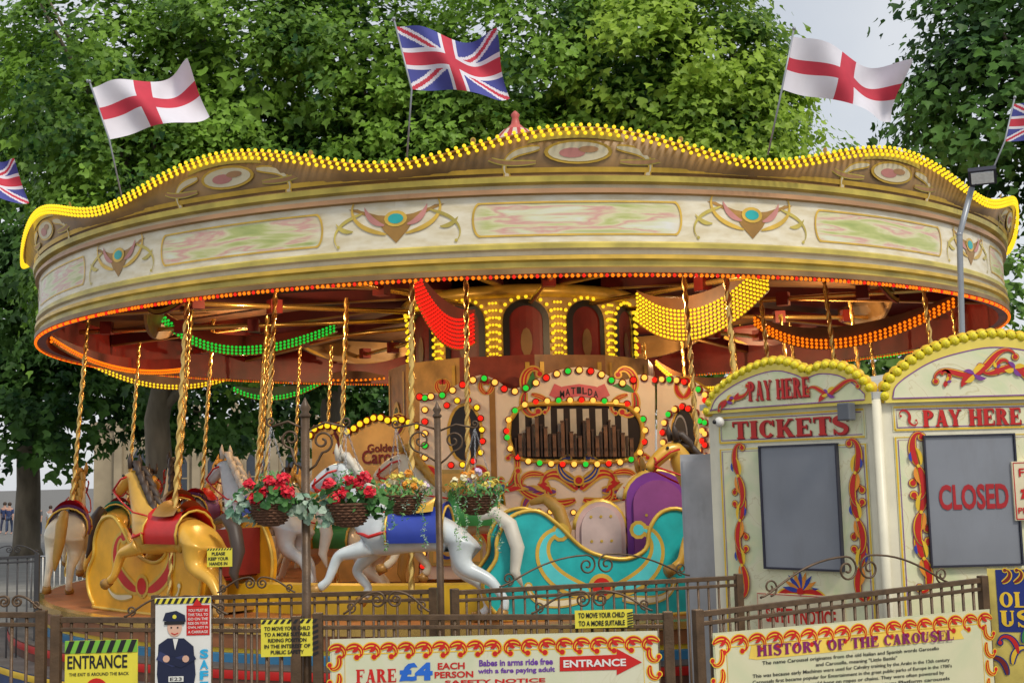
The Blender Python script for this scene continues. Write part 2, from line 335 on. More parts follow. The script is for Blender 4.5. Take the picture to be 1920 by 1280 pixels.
# ------------------------------------------------------------------ CAROUSEL
CX,CY=.14,18.4; KR=.9715; TC=R_(4.5); SEC=R_(30)
car=empty('carousel',(CX,CY,0),'large round galloping horse carousel with cream and gold scalloped canopy in front of green trees','carousel')
def pol(th,R,z): return Vector((R*KR*math.sin(th),-R*KR*math.cos(th),z))
def ztop(th):
    c=.5+.5*math.cos(12*(th-TC)); return 5.6+.29*c**.9
prof=[(7.0,4.49,3),(7.05,4.5,3),(7.05,4.55,2),(7.0,4.57,1),(7.0,4.62,1),(7.045,4.635,0),(7.045,4.675,3),(6.985,4.69,4),(6.985,4.73,4),(7.03,4.745,1),(7.03,4.79,1),(7.0,4.81,5),(7.0,5.27,2),(7.05,5.28,6),(7.05,5.325,2),(7.0,5.335,4),(7.0,5.37,1),(7.07,5.385,1),(7.08,5.44,3),(7.04,5.46,3)]
bmats=[gold,olive,dgold,brown,cream,scen,mauve,dred]
NS=20
for k in range(12):
    tc0=TC+k*SEC; th=[tc0-SEC/2+SEC*i/NS for i in range(NS+1)]
    b=MB()
    for j in range(len(prof)-1):
        r0,z0,m0=prof[j]; r1,z1,_=prof[j+1]
        vs=[pol(a,r0,z0) for a in th]+[pol(a,r1,z1) for a in th]
        uvs=[(i/NS,0.001) for i in range(NS+1)]+[(i/NS,1) for i in range(NS+1)]
        b.add(vs,[(i,i+1,NS+2+i,NS+1+i) for i in range(NS)],m0,True,uvs)
    for (r0,z0),(r1,z1) in (((6.9,5.1),(6.9,4.49)),((6.9,4.49),(7.0,4.49))):
        b.add([pol(a,r0,z0) for a in th]+[pol(a,r1,z1) for a in th],[(i,i+1,NS+2+i,NS+1+i) for i in range(NS)],7,True,[(.5,.5)]*(2*NS+2))
    rb=b.build('rounding_board',bmats,car,world=False)
    s=MB(); s.add([pol(a,7.04,5.46) for a in th]+[pol(a,7.2,ztop(a)) for a in th]+[pol(a,7.13,ztop(a)) for a in th]+[pol(a,6.97,5.46) for a in th],
        [(i,i+1,NS+2+i,NS+1+i) for i in range(NS)]+[(NS+1+i,NS+2+i,2*NS+3+i,2*NS+2+i) for i in range(NS)]+[(2*NS+2+i,2*NS+3+i,3*NS+4+i,3*NS+3+i) for i in range(NS)],0,True)
    def fs_(u,v,off,tc0=tc0):
        a=tc0+u/7.08; f=(v-5.46)/.45; return pol(a,7.05+.16*f+off,v)
    s.ribbon(fs_,[(x,5.5) for x in np.linspace(-1.8,1.8,24)],.045,.006,1)
    s.ribbon(fs_,[(x,ztop(tc0+x/7.08)-.07) for x in np.linspace(-1.8,1.8,30)],.07,.006,2)
    s.disc(fs_,(0,5.66),.34,.008,1,20,.11); s.disc(fs_,(0,5.66),.3,.011,3,20,.088); s.disc(fs_,(-.06,5.65),.13,.013,5,14,.045); s.disc(fs_,(.1,5.68),.1,.014,4,14,.03)
    for q in(-1,1):
        h0=0 if q>0 else PI
        pcurl(s,fs_,(q*.38,5.7),h0-q*.15,.5,q*.1,-q*6.5,.055,.008,1,3)
        pcurl(s,fs_,(q*.42,5.57),h0-q*.05,.7,q*.1,q*4,.04,.010,2,4)
        s.disc(fs_,(q*1.3,5.565),.17,.008,3,14,.035); s.disc(fs_,(q*1.62,5.55),.1,.008,1,12,.025)
    s.build('scallop_board',[brown,gold,olive,cream,mauve,pink],rb,world=False)
    s=MB()
    def fr(u,v,off,tc0=tc0): return pol(tc0+u/7.0,7.0+off,v)
    o0=-1.83
    s.poly(fr,[(o0-.5,5.22),(o0-.2,5.1),(o0-.12,4.98),(o0,4.86),(o0+.12,4.98),(o0+.2,5.1),(o0+.5,5.22)],.006,0)
    s.disc(fr,(o0,5.1),.12,.009,1,14,.08); s.disc(fr,(o0,5.1),.08,.012,2,14,.05)
    for q in(-1,1):
        h0=0 if q>0 else PI
        pcurl(s,fr,(o0+q*.1,4.95),h0+q*.2,.62,q*.4,q*7,.05,.008,None,1)
        pcurl(s,fr,(o0+q*.35,5.17),h0-q*.3,.5,-q*.2,-q*6,.04,.008,None,3)
        petal(s,fr,(o0+q*.12,5.04),h0+q*.1,.3,.06,.009,4,q*1.2); petal(s,fr,(o0+q*.45,5.0),h0-q*.2,.22,.045,.009,3,q*1.2)
        s.ribbon(fr,[(q*(.98+.07*math.cos(a)),5.04+.16*math.sin(a)) for a in np.linspace(-PI/2*q,PI/2*q,12)],.022,.008,1)
    s.ribbon(fr,[(x,5.2) for x in np.linspace(-1,1,16)],.018,.007,1); s.ribbon(fr,[(x,4.88) for x in np.linspace(-1,1,16)],.018,.007,1)
    s.build('cartouche',[dgold,gold,teal,olive,pink],rb,world=False)
    s=MB(); s.tube([pol(a,7.19,ztop(a)-.01) for a in th],.012,5,1)
    for row in range(3):
        for i in range(46):
            a=tc0-SEC/2+SEC*(i+.25+.25*row)/46; s.ball(pol(a,7.225,ztop(a)+.008-.04*row),.0195,0,6,4)
    s.build('light_string',[Y_b,dgold],rb,world=False,kind='stuff')
    s=MB(); s.tube([pol(a,7.02,4.478) for a in th],.01,5,2)
    for i in range(64):
        a=tc0-SEC/2+SEC*(i+.5)/64; s.ball(pol(a,7.03,4.475),.019,int(i%4==0),5,4)
    s.build('lip_lights',[O_b,R_b,dgold],rb,world=False,kind='stuff')
# roof
r=MB(); pr=[(6.75,5.45),(3.9,6.0),(2,6.75),(.9,7.3),(.45,7.6),(.2,7.85)]
for k in range(24):
    r.lathe(pr,seg=2,mi=k%2,sm=False,a0=TC+k*R_(15),a1=TC+(k+1)*R_(15))
r.build('roof',[M('canvas_red',(.42,.05,.05),.8),M('canvas_cream',(.6,.5,.4),.8)],car,world=False)
r=MB(); r.lathe([(.2,7.82),(.14,7.88),(.07,7.95),(.05,8.05),(.07,8.1),(.03,8.15),(0,8.17)],seg=14); r.build('finial',M('finial_red',(.5,.1,.08),.5),car,world=False)
# ceiling, beams
r=MB()
for k in range(24): r.lathe([(6.7,5.08),(4.2,5.3),(1.6,5.5)],seg=2,mi=k%3,sm=False,a0=TC+k*R_(15),a1=TC+(k+1)*R_(15))
r.build('ceiling',[M('ceiling_red',(.12,.01,.008),.5,0,.4,2),M('ceiling_brown',(.07,.03,.012),.6,0,.4,3),M('ceiling_amber',(.12,.055,.015),.6,0,.4,3)],car,world=False)
for k in range(12):
    a=TC+SEC/2+k*SEC; r=MB(); 
    p0,p1=pol(a,1.6,5.3),pol(a,6.88,4.92); d=(p1-p0); rot=Matrix.Rotation(math.atan2(d.y,d.x),3,'Z')@Matrix.Rotation(math.atan2(-d.z,math.hypot(d.x,d.y)),3,'Y')
    r.box((p0+p1)/2,(d.length,.09,.16),0,rot); r.box((p0+p1)/2+Vector((0,0,-.09)),(d.length,.1,.02),1,rot)
    r.build('sweep_beam',[MATS['ceiling_red'],dgold],car,world=False)
    a2=TC+k*SEC; r=MB(); r.tube([pol(a2,1.7,4.95),pol(a2,6.7,4.85)],.035,8); 
    for q in (4.1,5.2,6.3):
        r.box(pol(a2,q,4.9),(.16,.16,.18),1,Matrix.Rotation(a2,3,'Z'))
    r.build('crank_rod',[brass,dred],car,world=False)
    r=MB(); fn=lambda u,v,off,a2=a2: pol(a2+u/5.6,5.6+off,v)
    us=np.linspace(-1.15,1.15,15); bot=[4.74+.22*(abs(u)/1.15)**2 for u in us]
    r.slab(fn,[(u,b_) for u,b_ in zip(us,bot)]+[(1.15,5.15),(-1.15,5.15)],-.02,.02,0)
    for off in(.024,-.024):
        r.ribbon(fn,[(u,b_+.04) for u,b_ in zip(us,bot)],.05,off,1); r.disc(fn,(0,4.97),.34,off,1,18,.13); r.disc(fn,(0,4.97),.31,off*1.1,2,18,.11)
        r.disc(fn,(.05,4.96),.16,off*1.2,3,16,.05)
        for q in(-1,1): pcurl(r,fn,(q*.4,4.95),(0 if q>0 else PI)+q*.3,.6,0,q*6,.06,off if off>0 else off-.004,None,1)
    r.build('painted_dropper',[(dred,brown)[k%2],gold,cream,(teal,pink)[k%2]],car,world=False)
# deck
r=MB(); r.lathe([(1.8,1.2),(6.68,1.2),(6.78,1.19),(6.78,1.12)],seg=96,mis=[0,1,1],sm=False)
r.lathe([(6.76,1.12),(6.76,.98),(6.73,.97),(6.73,.93),(6.76,.92),(6.76,.84)],seg=96,mis=[2,3,3,4,4],sm=False)
r.build('platform',[wood,brass,M('rim_brown',(.3,.11,.04),.4,0,.25),yellow,M('rim_blue',(.04,.19,.36),.4,0,.3,3)],car,world=False)
r=MB(); r.lathe([(6.65,.84),(7.1,.84),(7.1,.66),(7.45,.66),(7.45,.44),(7.85,.44),(7.85,.2),(8.15,.2),(8.15,0)],seg=96,mis=[1,0,1,2,1,0,1,2],sm=False); 
r.lathe([(7.11,.83),(7.115,.79),(7.11,.75)],seg=96,mi=3); r.lathe([(7.46,.65),(7.465,.62),(7.46,.58)],seg=96,mi=4)
r.build('steps',[M('step_brown',(.15,.06,.035),.5,0,.35,3),M('step_tread',(.09,.08,.075),.6,0,.35,3,grime=.4),M('step_blue',(.03,.06,.16),.5,0,.3,3),red,yellow],car,world=False)
r=MB(); r.lathe([(5.75,1.2),(5.75,1.5),(5.7,1.52),(5.65,1.5),(5.65,1.2)],seg=96,mis=[0,1,1,0],sm=False); r.build('kickboard',[yellow,gold],car,world=False)
r=MB()
for k in range(12):
    r.lathe([(2.0,1.2),(2.0,4.2)],seg=1,mi=k%3,sm=False,a0=TC+k*SEC,a1=TC+(k+1)*SEC)
    fn=lambda u,v,off,a=TC+(k+.5)*SEC: Vector(((1.94+off)*math.sin(a),-(1.94+off)*math.cos(a),v))+Vector((math.cos(a),math.sin(a),0))*u
    for q in(-.42,.42): r.rect(fn,q-.03,1.3,q+.03,4.1,.01,3)
    r.disc(fn,(0,3),.3,.012,4,20,.7); r.disc(fn,(0,3),.26,.015,5,20,.62)
    for q in(-1,1): pcurl(r,fn,(q*.05,2.15),PI/2-q*.8,.45,q*1,q*7,.07,.012,3,6)
r.build('centre_shutters',[M('shutter_brown',(.34,.17,.06),.4,0,.3),M('shutter_gold',(.55,.33,.09),.4,0,.3),M('shutter_red',(.3,.06,.03),.4,0,.3),gold,gold,M('mirror_glass',(.6,.5,.3),.12,.8),red],car,world=False)
def swag(a,m,b,Ya,Yb,bm,rows=2,board=None,d=.07,h=.2,r0=.022):
    A=at(a[0],a[1],Ya); B=at(b[0],b[1],Yb); Mid=at(m[0],m[1],(Ya+Yb)/2); n_=24; 
    def cv(t): 
        Q=Mid*2-(A+B)*.5; return A*(1-t)**2+Q*2*t*(1-t)+B*t*t
    pts=[cv(i/n_) for i in range(n_+1)]
    s=MB(); vs=pts+[Vector((p.x,p.y,p.z+h*math.sin(PI*(.1+.8*i/n_))+.05*(rows-1))) for i,p in enumerate(pts)]
    s.add(vs,[(i,i+1,n_+2+i,n_+1+i) for i in range(n_)],0); s.tube(pts,.02,6,1)
    o=s.build('swag_board',[board or dred,dgold],car)
    s=MB()
    for rw in range(rows):
        s.tube([p+Vector((0,-.02,.05*rw+.01)) for p in pts],.005,4,1)
        for i,p in enumerate(resample(pts,d)): s.ball(p+Vector((0,-.03,.05*rw+.01)),r0,0,6,4)
    s.build('light_string',[bm,dgold],o,kind='stuff')
bd2=M('swag_green',(.05,.1,.06),.5,0,.4,3); bd3=M('swag_brown',(.16,.07,.025),.5,0,.4,3)
swag((98,642),(285,702),(465,662),16.6,24,O_b,2,dred)
swag((180,690),(340,729),(492,682),22.5,24,Y_b,2,bd3)
swag((300,598),(440,664),(632,620),18,20,G_b,3,dred)
swag((440,733),(525,748),(622,708),23.6,24.2,G_b,2,bd2)
swag((778,556),(835,645),(892,640),14.5,15.5,R_b,8,dred,.05,r0=.019)
swag((1196,604),(1310,634),(1442,540),15.5,14.5,Y_b,8,bd3,.055,r0=.019)
swag((1230,685),(1320,732),(1420,700),22,24,Y_b,2,bd3)
swag((1415,610),(1570,652),(1795,572),18,16.5,O_b,3,bd3)
swag((1515,652),(1640,672),(1745,640),23,21,G_b,2,bd2)
swag((600,712),(660,714),(722,710),24,24,O_b,1,bd3,.09)
# ------------------------------------------------------------------ horses
def skin_mesh(name,V,E,Rd,sub=2,mat=None):
    me=bpy.data.meshes.new(name); me.from_pydata(V,E,[]); o=bpy.data.objects.new('tmp',me); C.objects.link(o)
    o.modifiers.new('s','SKIN')
    for i,rr in enumerate(Rd):
        sv=me.skin_vertices[0].data[i]; sv.radius=rr if isinstance(rr,tuple) else (rr,rr)
    me.skin_vertices[0].data[0].use_root=True
    ss=o.modifiers.new('u','SUBSURF'); ss.levels=sub; ss.render_levels=sub
    dg=bpy.context.evaluated_depsgraph_get(); out=bpy.data.meshes.new_from_object(o.evaluated_get(dg)); bpy.data.objects.remove(o)
    out.name=name; out.materials.clear(); out.materials.append(mat); out.polygons.foreach_set('use_smooth',[True]*len(out.polygons)); return out
hs=1.22
V=[(-.1,0,0),(-.42,0,.06),(.25,0,.03),(.40,0,.2),(.52,0,.38),(.6,0,.54),(.7,0,.5),(.86,0,.36)]
E=[(0,1),(0,2),(2,3),(3,4),(4,5),(5,6),(6,7)]; Rd=[(.16,.18),(.17,.18),(.17,.19),(.12,.15),(.085,.11),(.07,.085),(.06,.07),(.04,.045)]
def leg(base,pts,rs):
    p=base
    for q,rr in zip(pts,rs): V.append(q); Rd.append(rr); E.append((p,len(V)-1)); p=len(V)-1
for sgn,pts in((1,[(.32,.1,-.1),(.58,.1,-.16),(.66,.1,-.36),(.74,.1,-.42)]),(-1,[(.32,-.1,-.1),(.5,-.1,-.28),(.38,-.1,-.42),(.42,-.1,-.5)])): leg(2,pts,[.08,.05,.035,.042])
for sgn,pts in((1,[(-.44,.11,-.1),(-.42,.11,-.26),(-.66,.1,-.36),(-.78,.1,-.52),(-.76,.1,-.6)]),(-1,[(-.44,-.11,-.1),(-.34,-.11,-.27),(-.56,-.1,-.4),(-.6,-.1,-.58),(-.54,-.1,-.64)])): leg(1,pts,[.12,.085,.048,.034,.042])
V=[tuple(c*hs for c in v) for v in V]; Rd=[(tuple(c*hs for c in r) if isinstance(r,tuple) else r*hs) for r in Rd]
hm=[M('horse_cream',(.74,.65,.47),.28,0,.15,4),M('horse_gold',(.75,.42,.06),.28,.1,.15,4),M('horse_grey',(.6,.65,.66),.28,0,.2,4)]
hb0=skin_mesh('horse_body',V,E,Rd,2,hm[0]); hbodies=[hb0]
for q in(1,2): m_=hb0.copy(); m_.materials[0]=hm[q]; hbodies.append(m_)
def twist(z0,z1,r=.026,amp=.009,pitch=.17,n=110,seg=10):
    mb=MB(); vs=[];
    for i in range(n+1):
        z=z0+(z1-z0)*i/n
        for k in range(seg):
            a=2*PI*k/seg; rr=r+amp*math.cos(2*a-2*PI*z/pitch); vs.append((rr*math.cos(a),rr*math.sin(a),z))
    mb.add(vs,[(i*seg+k,i*seg+(k+1)%seg,(i+1)*seg+(k+1)%seg,(i+1)*seg+k) for i in range(n) for k in range(seg)],0,True); return mb
def s3(p): return tuple(c*hs for c in p)
def mesh_of(mb,name,mats):
    o=mb.build(name,mats,None,world=False); me=o.data; bpy.data.objects.remove(o); return me
pole_me=mesh_of(twist(-.66,3.0),'pole',brass)
mb=MB(); 
for i in range(9):
    t=i/8; x=.34+.27*t; z=.28+.36*t; mb.tube([s3((x,0,z)),s3((x-.07,.03*(-1)**i,z+.0)),s3((x-.13,.05*(-1)**i,z-.07)),s3((x-.15,.05*(-1)**i,z-.15))],[.045,.045,.035,.01],6)
for q in(-1,1): mb.tube([s3((.6,q*.045,.6)),s3((.615,q*.055,.68)),s3((.62,q*.05,.74))],[.035,.028,.005],6)
mane_mes=[mesh_of(mb,'mane',[m]) for m in (M('mane_gold',(.5,.28,.05),.5),M('mane_dark',(.06,.04,.03),.5),M('mane_white',(.65,.6,.5),.5))]
mb=MB(); mb.tube([s3(p) for p in((-.55,0,.12),(-.68,0,.16),(-.8,0,.06),(-.86,0,-.12),(-.84,.02,-.3),(-.9,.02,-.42))],[.03,.06,.075,.07,.05,.01],8)
tail_mes=[mesh_of(mb,'tail',[m]) for m in (MATS['mane_gold'],MATS['mane_dark'],MATS['mane_white'])]
mb=MB()
for q in(-1,1): mb.ball(s3((.69,q*.058,.535)),.017,0,8,6); mb.ball(s3((.875,q*.03,.37)),.01,0,6,4)
eye_me=mesh_of(mb,'eyes',[black])
hoofs=[]
for p,d in (((.74,.1,-.42),(.08,-.03)),((.42,-.1,-.5),(.05,-.05)),((-.76,.1,-.6),(.03,-.07)),((-.54,-.1,-.64),(.08,-.03))):
    mb=MB(); a=Vector(s3(p)); d=Vector((d[0],0,d[1])); mb.tube([a-d*.2,a+d*.9],[.05,.062],10); hoofs.append(mesh_of(mb,'hoof',[dgold]))
def saddle_mesh(c1,c2):
    mb=MB(); vs=[];nx,na=10,14
    for i in range(nx+1):
        x=-.3+.46*i/nx
        for k in range(na+1):
            a=R_(-115+230*k/na); vs.append(s3((x,.205*math.sin(a)*1.0,.01+.2*math.cos(a)+(.05*(2*i/nx-1)**4 if abs(a)<1 else 0))))
    mb.add(vs,[(i*(na+1)+k,i*(na+1)+k+1,(i+1)*(na+1)+k+1,(i+1)*(na+1)+k) for i in range(nx) for k in range(na)],0,True)
    vs=[]
    for i in range(nx+1):
        x=-.22+.3*i/nx; e=(2*i/nx-1)
        for k in range(9):
            a=R_(-50+100*k/8); vs.append(s3((x,.235*math.sin(a),.015+.225*math.cos(a)+.07*e*e*max(0,math.cos(a*1.6)))))
    mb.add(vs,[(i*9+k,i*9+k+1,(i+1)*9+k+1,(i+1)*9+k) for i in range(nx) for k in range(8)],1,True)
    for k in(0,nx):
        x=-.3+.46*k/nx; mb.tube([s3((x,.215*math.sin(R_(a)),.01+.21*math.cos(R_(a)))) for a in range(-115,116,23)],.014,5,2)
    return mesh_of(mb,'saddle',[c1,c2,gold])
sad=[saddle_mesh(*c) for c in((red,dgold),(teal,red),(blue,gold),(purple,red),(green,dgold))]
mb=MB()
for q in(-1,1):
    mb.tube([s3(p) for p in((.6,q*.09,.52),(.68,q*.09,.5),(.82,q*.065,.4))],.012,5); mb.tube([s3(p) for p in((.82,q*.06,.39),(.6,q*.13,.3),(.36,q*.17,.2),(.15,q*.18,.17))],.01,5)
    mb.tube([s3(p) for p in((.15,q*.21,.02),(.3,q*.2,-.02),(.42,q*.1,.02),(.45,0,.03))],.018,5)
mb.tube([s3((.8,.065*math.cos(a),.41+.06*math.sin(a))) for a in np.linspace(0,2*PI,10)],.01,5)
bridle_me=mesh_of(mb,'bridle',[red])
def add_horse(th,Rr,z,v):
    hb=bpy.data.objects.new('horse',hbodies[v%3]); C.objects.link(hb); hb.parent=car; hb.location=pol(th,Rr,z); hb.rotation_euler=(R_(4),0,th+PI)
    hb['label']=['cream','golden','grey'][v%3]+' painted carousel horse with '+['red','turquoise','blue','purple','green'][v%5]+' saddle cloth'
    for nm,me in [('pole',pole_me),('mane',mane_mes[v%3]),('tail',tail_mes[v%3]),('saddle',sad[v%5]),('bridle',bridle_me),('eyes',eye_me)]+[('hoof',h) for h in hoofs]:
        o=bpy.data.objects.new(nm,me); C.objects.link(o); o.parent=hb
k=0
for i in range(12):
    for rw,(Rr,da) in enumerate(((6.6,0),(5.2,3),(4.2,6))):
        th=TC+SEC/2+i*SEC+R_(da)
        if rw==2 and (i in (11,0)): continue
        if rw==0 and i==9: th-=R_(6)
        if rw==0 and i==10: th+=R_(4)
        k+=1; add_horse(th,Rr,2.02+.17*math.sin(k*2.1),(1 if (i==8 and rw==0) else 3 if (i==0 and rw==1) else k*7+i))
def chariot(th,Rr,body,trim,seat,lab,high=False):
    a=th; X=Vector((math.cos(a),math.sin(a),0)); N=Vector((math.sin(a),-math.cos(a),0)); c0=pol(a,Rr,0)
    def mk(off0): return lambda u,v,off: c0+X*u+N*(off0+off)+Vector((0,0,v))
    root=None
    out=[(-1.0,1.25),(-.85,1.22),(.85,1.22),(1.05,1.4),(1.12,1.75),(1.0,2.05),(.82,2.22),(.62,2.2),(.5,2.05),(.45,1.85),(.25,1.76),(0,1.8),(-.2,1.9),(-.42,2.12),(-.62,2.25),(-.86,2.2),(-1.0,2.0),(-1.02,1.8),(-1.15,1.6),(-1.12,1.4)]
    sp=[(p.x,p.y) for p in smooth([(x,y,0) for x,y in out]+[(out[0][0],out[0][1],0)],4)][:-1]
    for si,q in enumerate((.45,-.45)):
        mb=MB(); fn=mk(q); mb.slab(fn,sp,-.03,.03,0); 
        mb.tube([fn(x,y,.035) for x,y in sp]+[fn(*sp[0],.035)],.022,6,1)
        for w_ in(-1,1):
            h0=0 if w_>0 else PI
            pcurl(mb,fn,(w_*.1,1.45),h0+w_*.2,.95,w_*.9,w_*7,.13,.036,1,2); pcurl(mb,fn,(w_*.2,1.38),h0-w_*.1,.6,-w_*.1,w_*5,.06,.038,1,3)
        mb.disc(fn,(0,1.5),.13,.04,1,18); mb.disc(fn,(0,1.5),.09,.044,4,18)
        o=mb.build('chariot' if si==0 else 'side_panel',[body,gold,trim,cream,red],car if si==0 else root,world=False)
        if si==0: root=o; o['label']=lab
    mb=MB(); rot=Matrix.Rotation(a,3,'Z')
    mb.box(c0+Vector((0,0,1.26)),(2.0,.84,.06),0,rot); mb.box(c0+X*-.65+Vector((0,0,1.62)),(.4,.82,.08),1,rot); mb.box(c0+X*.65+Vector((0,0,1.62)),(.4,.82,.08),1,rot)
    mb.box(c0+X*-.88+Vector((0,0,1.85)),(.06,.82,.5),1,rot); mb.box(c0+X*.88+Vector((0,0,1.85)),(.06,.82,.5),1,rot)
    mb.build('seat',[dgold,seat],root,world=False)
    if high:
        for (u0,u1,vt,mm,mc) in((.42,1.08,2.6,purple,M('plum_cushion',(.3,.07,.26),.7)),(-.12,.4,2.3,M('rose_paint',(.6,.4,.36),.5),M('rose_cushion',(.62,.46,.42),.7))):
            mb=MB(); fn=mk(-.3); um=(u0+u1)/2; hw=(u1-u0)/2
            sh=[(u0,1.4),(u1,1.4)]+[(um+hw*math.cos(t),vt-.28+.28*math.sin(t)) for t in np.linspace(0,PI,12)]
            mb.slab(fn,sh,-.04,.04,0); mb.tube([fn(x,y,.0) for x,y in sh[2:]],.035,6,1); s2=[(um+(x-um)*.8,1.5+(y-1.4)*.84) for x,y in sh]; mb.slab(fn,s2,.04,.075,2)
            for bx in(-.4,0,.4):
                for by in(1.9,2.15): mb.disc(fn,(um+bx*hw,by),.016,.08,1,8)
            mb.build('seat_back',[mm,gold,mc],root,world=False)
chariot(TC+R_(1.5),6.05,teal,M('aqua_paint',(.1,.6,.62),.35),purple,'turquoise carved chariot bench with gold scrolls and high plum seat back',True)
chariot(TC-R_(46),6.1,M('amber_paint',(.85,.42,.02),.35,0,.15),red,dred,'amber yellow carved chariot bench')
# ------------------------------------------------------------------ centre drum
cc=Vector((CX,CY,0))
def pol1(th,R,z): return Vector((R*math.sin(th),-R*math.cos(th),z))
dr=empty('centre_drum',(CX,CY,4.0),'drum of dark red arches edged with yellow bulbs under the middle of the canopy','carousel centre')
mb=MB(); D=1.68; mb.lathe([(D,3.9),(D,5.1)],c=(CX,CY,0),seg=48,mi=0); mb.lathe([(D+.02,5.02),(D+.12,5.06),(D+.12,5.14),(D+.05,5.2),(D-.1,5.2)],c=(CX,CY,0),seg=48,mi=1); mb.build('drum_wall',[M('drum_cream',(.5,.31,.12),.4,0,.25,3),gold],dr)
for i in range(12):
    a=R_(2)+i*SEC; fn=lambda u,v,off,a=a: cc+pol1(a+u/D,D+off,v)
    arch=[(-.27,3.95)]+[( -.27*math.cos(t),4.7+.25*math.sin(t)) for t in np.linspace(0,PI,12)]+[(.27,3.95)]
    mb=MB()
    for j in range(6):
        u0,u1=-.27+.09*j,-.18+.09*j; f=lambda u:4.7+.25*math.sqrt(max(0,1-(u/.27)**2))
        mb.poly(fn,[(u0,3.95),(u1,3.95),(u1,f(u1)),(u0,f(u0))],.02,0)
    mb.disc(fn,(0,4.4),.08,.03,2,12,.2); mb.ribbon(fn,[(u,4.1) for u in(-.27,0,.27)],.04,.03,3)
    mb.ribbon(fn,arch,.09,.035,1)
    o=mb.build('arch',[dred,black,brown,O_b],dr)
    mb=MB(); 
    for p in resample([fn(u*1.32,4.35+(v-4.35)*1.13,.06) for u,v in arch],.105): mb.ball(p,.026,0,8,5)
    for v in np.arange(3.95,5.0,.1):
        for uu in(.39,.435,.48): mb.ball(fn(uu,v,.05),.02,0,6,4)
    mb.build('light_string',Y_b,o,kind='stuff')
# ------------------------------------------------------------------ organ
PO=Plane(at(1060,900,16.1).to_tuple()[:2],0)
org=empty('fairground_organ',PO.w(0,1.2),'fairground organ with cream facade, wooden pipes and red, green and amber bulbs','organ')
U=lambda x,y: PO.uv(x,y)
top=[(787,738),(830,735),(862,718),(900,703),(930,712),(955,728),(985,722),(1020,704),(1055,692),(1087,688),(1120,693),(1148,708),(1172,712),(1200,702),(1228,706)]
tops=[tuple(p)[:2] for p in smooth([(*U(*p),0) for p in top],5)]
b0=U(787,1085); b1=U(1228,1085)
fcream=M('organ_cream',(.93,.86,.72),.4,0,.07,3)
oc=[U(*p) for p in((955,790),(975,765),(1010,757),(1150,757),(1185,768),(1203,795),(1203,830),(1188,855),(1150,864),(1010,864),(972,855),(955,825))]
op=[tuple(p)[:2] for p in smooth([(*p,0) for p in oc]+[(*oc[0],0)],3)][:-1]
mb=MB(); mb.slab(PO.w,[b0]+tops+[b1],-.25,0,0,1)
mb.rect(PO.w,*U(925,1060),*U(928,725),.006,1)
fac=mb.build('facade',[fcream,dgold],org)
mb=MB(); mb.poly(PO.w,op,.004,0)
n_=9
for i in range(n_):
    x0=975+ i*(216/n_); mb.rect(PO.w,*U(x0,856),*U(x0+9,766),.008,1)
mb.tube([PO.w(*p,.02) for p in op]+[PO.w(*op[0],.02)],.035,6,2)
hole=mb.build('pipe_opening',[M('organ_hole',(.02,.014,.014),.7),M('organ_cloth',(.6,.58,.48),.7),gold],org)
hts=[0.4,.5,.52,.66,.72,.9,.72,.66,.5,.5,.55,.8,.85,.55,.5,.45,.8,.86,.6,.45,.55,.7,.82,.7,.6,.52,.45,.4]
for i in range(28):
    x=968+i*8.0; h=U(x,856)[1]; u=U(x,856)[0]; H=hts[i]*.56
    mb=MB(); m_= i%2; wd=.046 if m_ else .026
    mb.box(PO.w(u,h+H/2,.05+.03*m_),(wd,.05,H)); mb.box(PO.w(u,h+.1,.085+.03*m_),(wd*.6,.02,.03),1); mb.box(PO.w(u,h+H+.01,.05+.03*m_),(wd+.01,.06,.02),1)
    mb.build('pipe',[M('pipe_wood',(.2,.105,.05),.5,0,.35,8),M('pipe_trim',(.1,.055,.03),.5)] if m_ else [M('pipe_wood_dark',(.07,.045,.03),.5,0,.3,8),MATS.get('pipe_trim') or M('pipe_trim',(.1,.055,.03),.5)],org)
bulb_me={}
def bulb_mesh(mat,r0,nrm,base):
    key=(mat.name,round(r0,4),tuple(round(c,3) for c in nrm))
    if key not in bulb_me:
        mb=MB(); mb.ball((0,0,0),r0,0,10,6); mb.tube([nrm*-.035,nrm*-.012],r0*1.4,12,1); bulb_me[key]=mesh_of(mb,'bulb',[mat,base])
    return bulb_me[key]
nb={}
def put_bulbs(ptsw,r0,cols,parent,nrm,base):
    root=parent
    while root.parent: root=root.parent
    w0=wloc(parent); rest=MB(); c=0
    for i,p in enumerate(ptsw):
        nb[root.name]=nb.get(root.name,0)+1
        if nb[root.name]<=100:
            o=bpy.data.objects.new('bulb',bulb_mesh(cols[i%len(cols)],r0,nrm,base)); C.objects.link(o); o.parent=parent; o.location=p-w0
        else:
            c+=1; rest.ball(p,r0,i%len(cols),8,5); rest.tube([p+nrm*-.03,p+nrm*-.012],r0*1.35,10,len(cols))
    if c: rest.build('light_string',list(cols)+[base],parent,kind='stuff')
def bulbline(P,pts,d,r0,cols,parent,off=.05,sm=4,closed=False):
    q=[(*P.uv(*p),0) for p in pts]; q=[tuple(p)[:2] for p in smooth(q,sm)] if sm else [p[:2] for p in q]
    put_bulbs(resample([P.w(*a,off) for a in q],d),r0,cols,parent,P.n,dred)
tri=[R_b,W_b,G_b,W_b]
ocp=[(950,808),(957,778),(985,758),(1020,752),(1085,750),(1150,753),(1188,762),(1207,790),(1207,830),(1190,858),(1150,868),(1085,870),(1015,868),(972,858),(954,835),(950,808)]
bulbline(PO,ocp,.15,.036,tri,org,sm=2)
bulbline(PO,[(p[0],p[1]+6) for p in top],.15,.038,tri,org)
bulbline(PO,[(793,1060),(797,900),(797,745)],.155,.036,tri,org,sm=0)
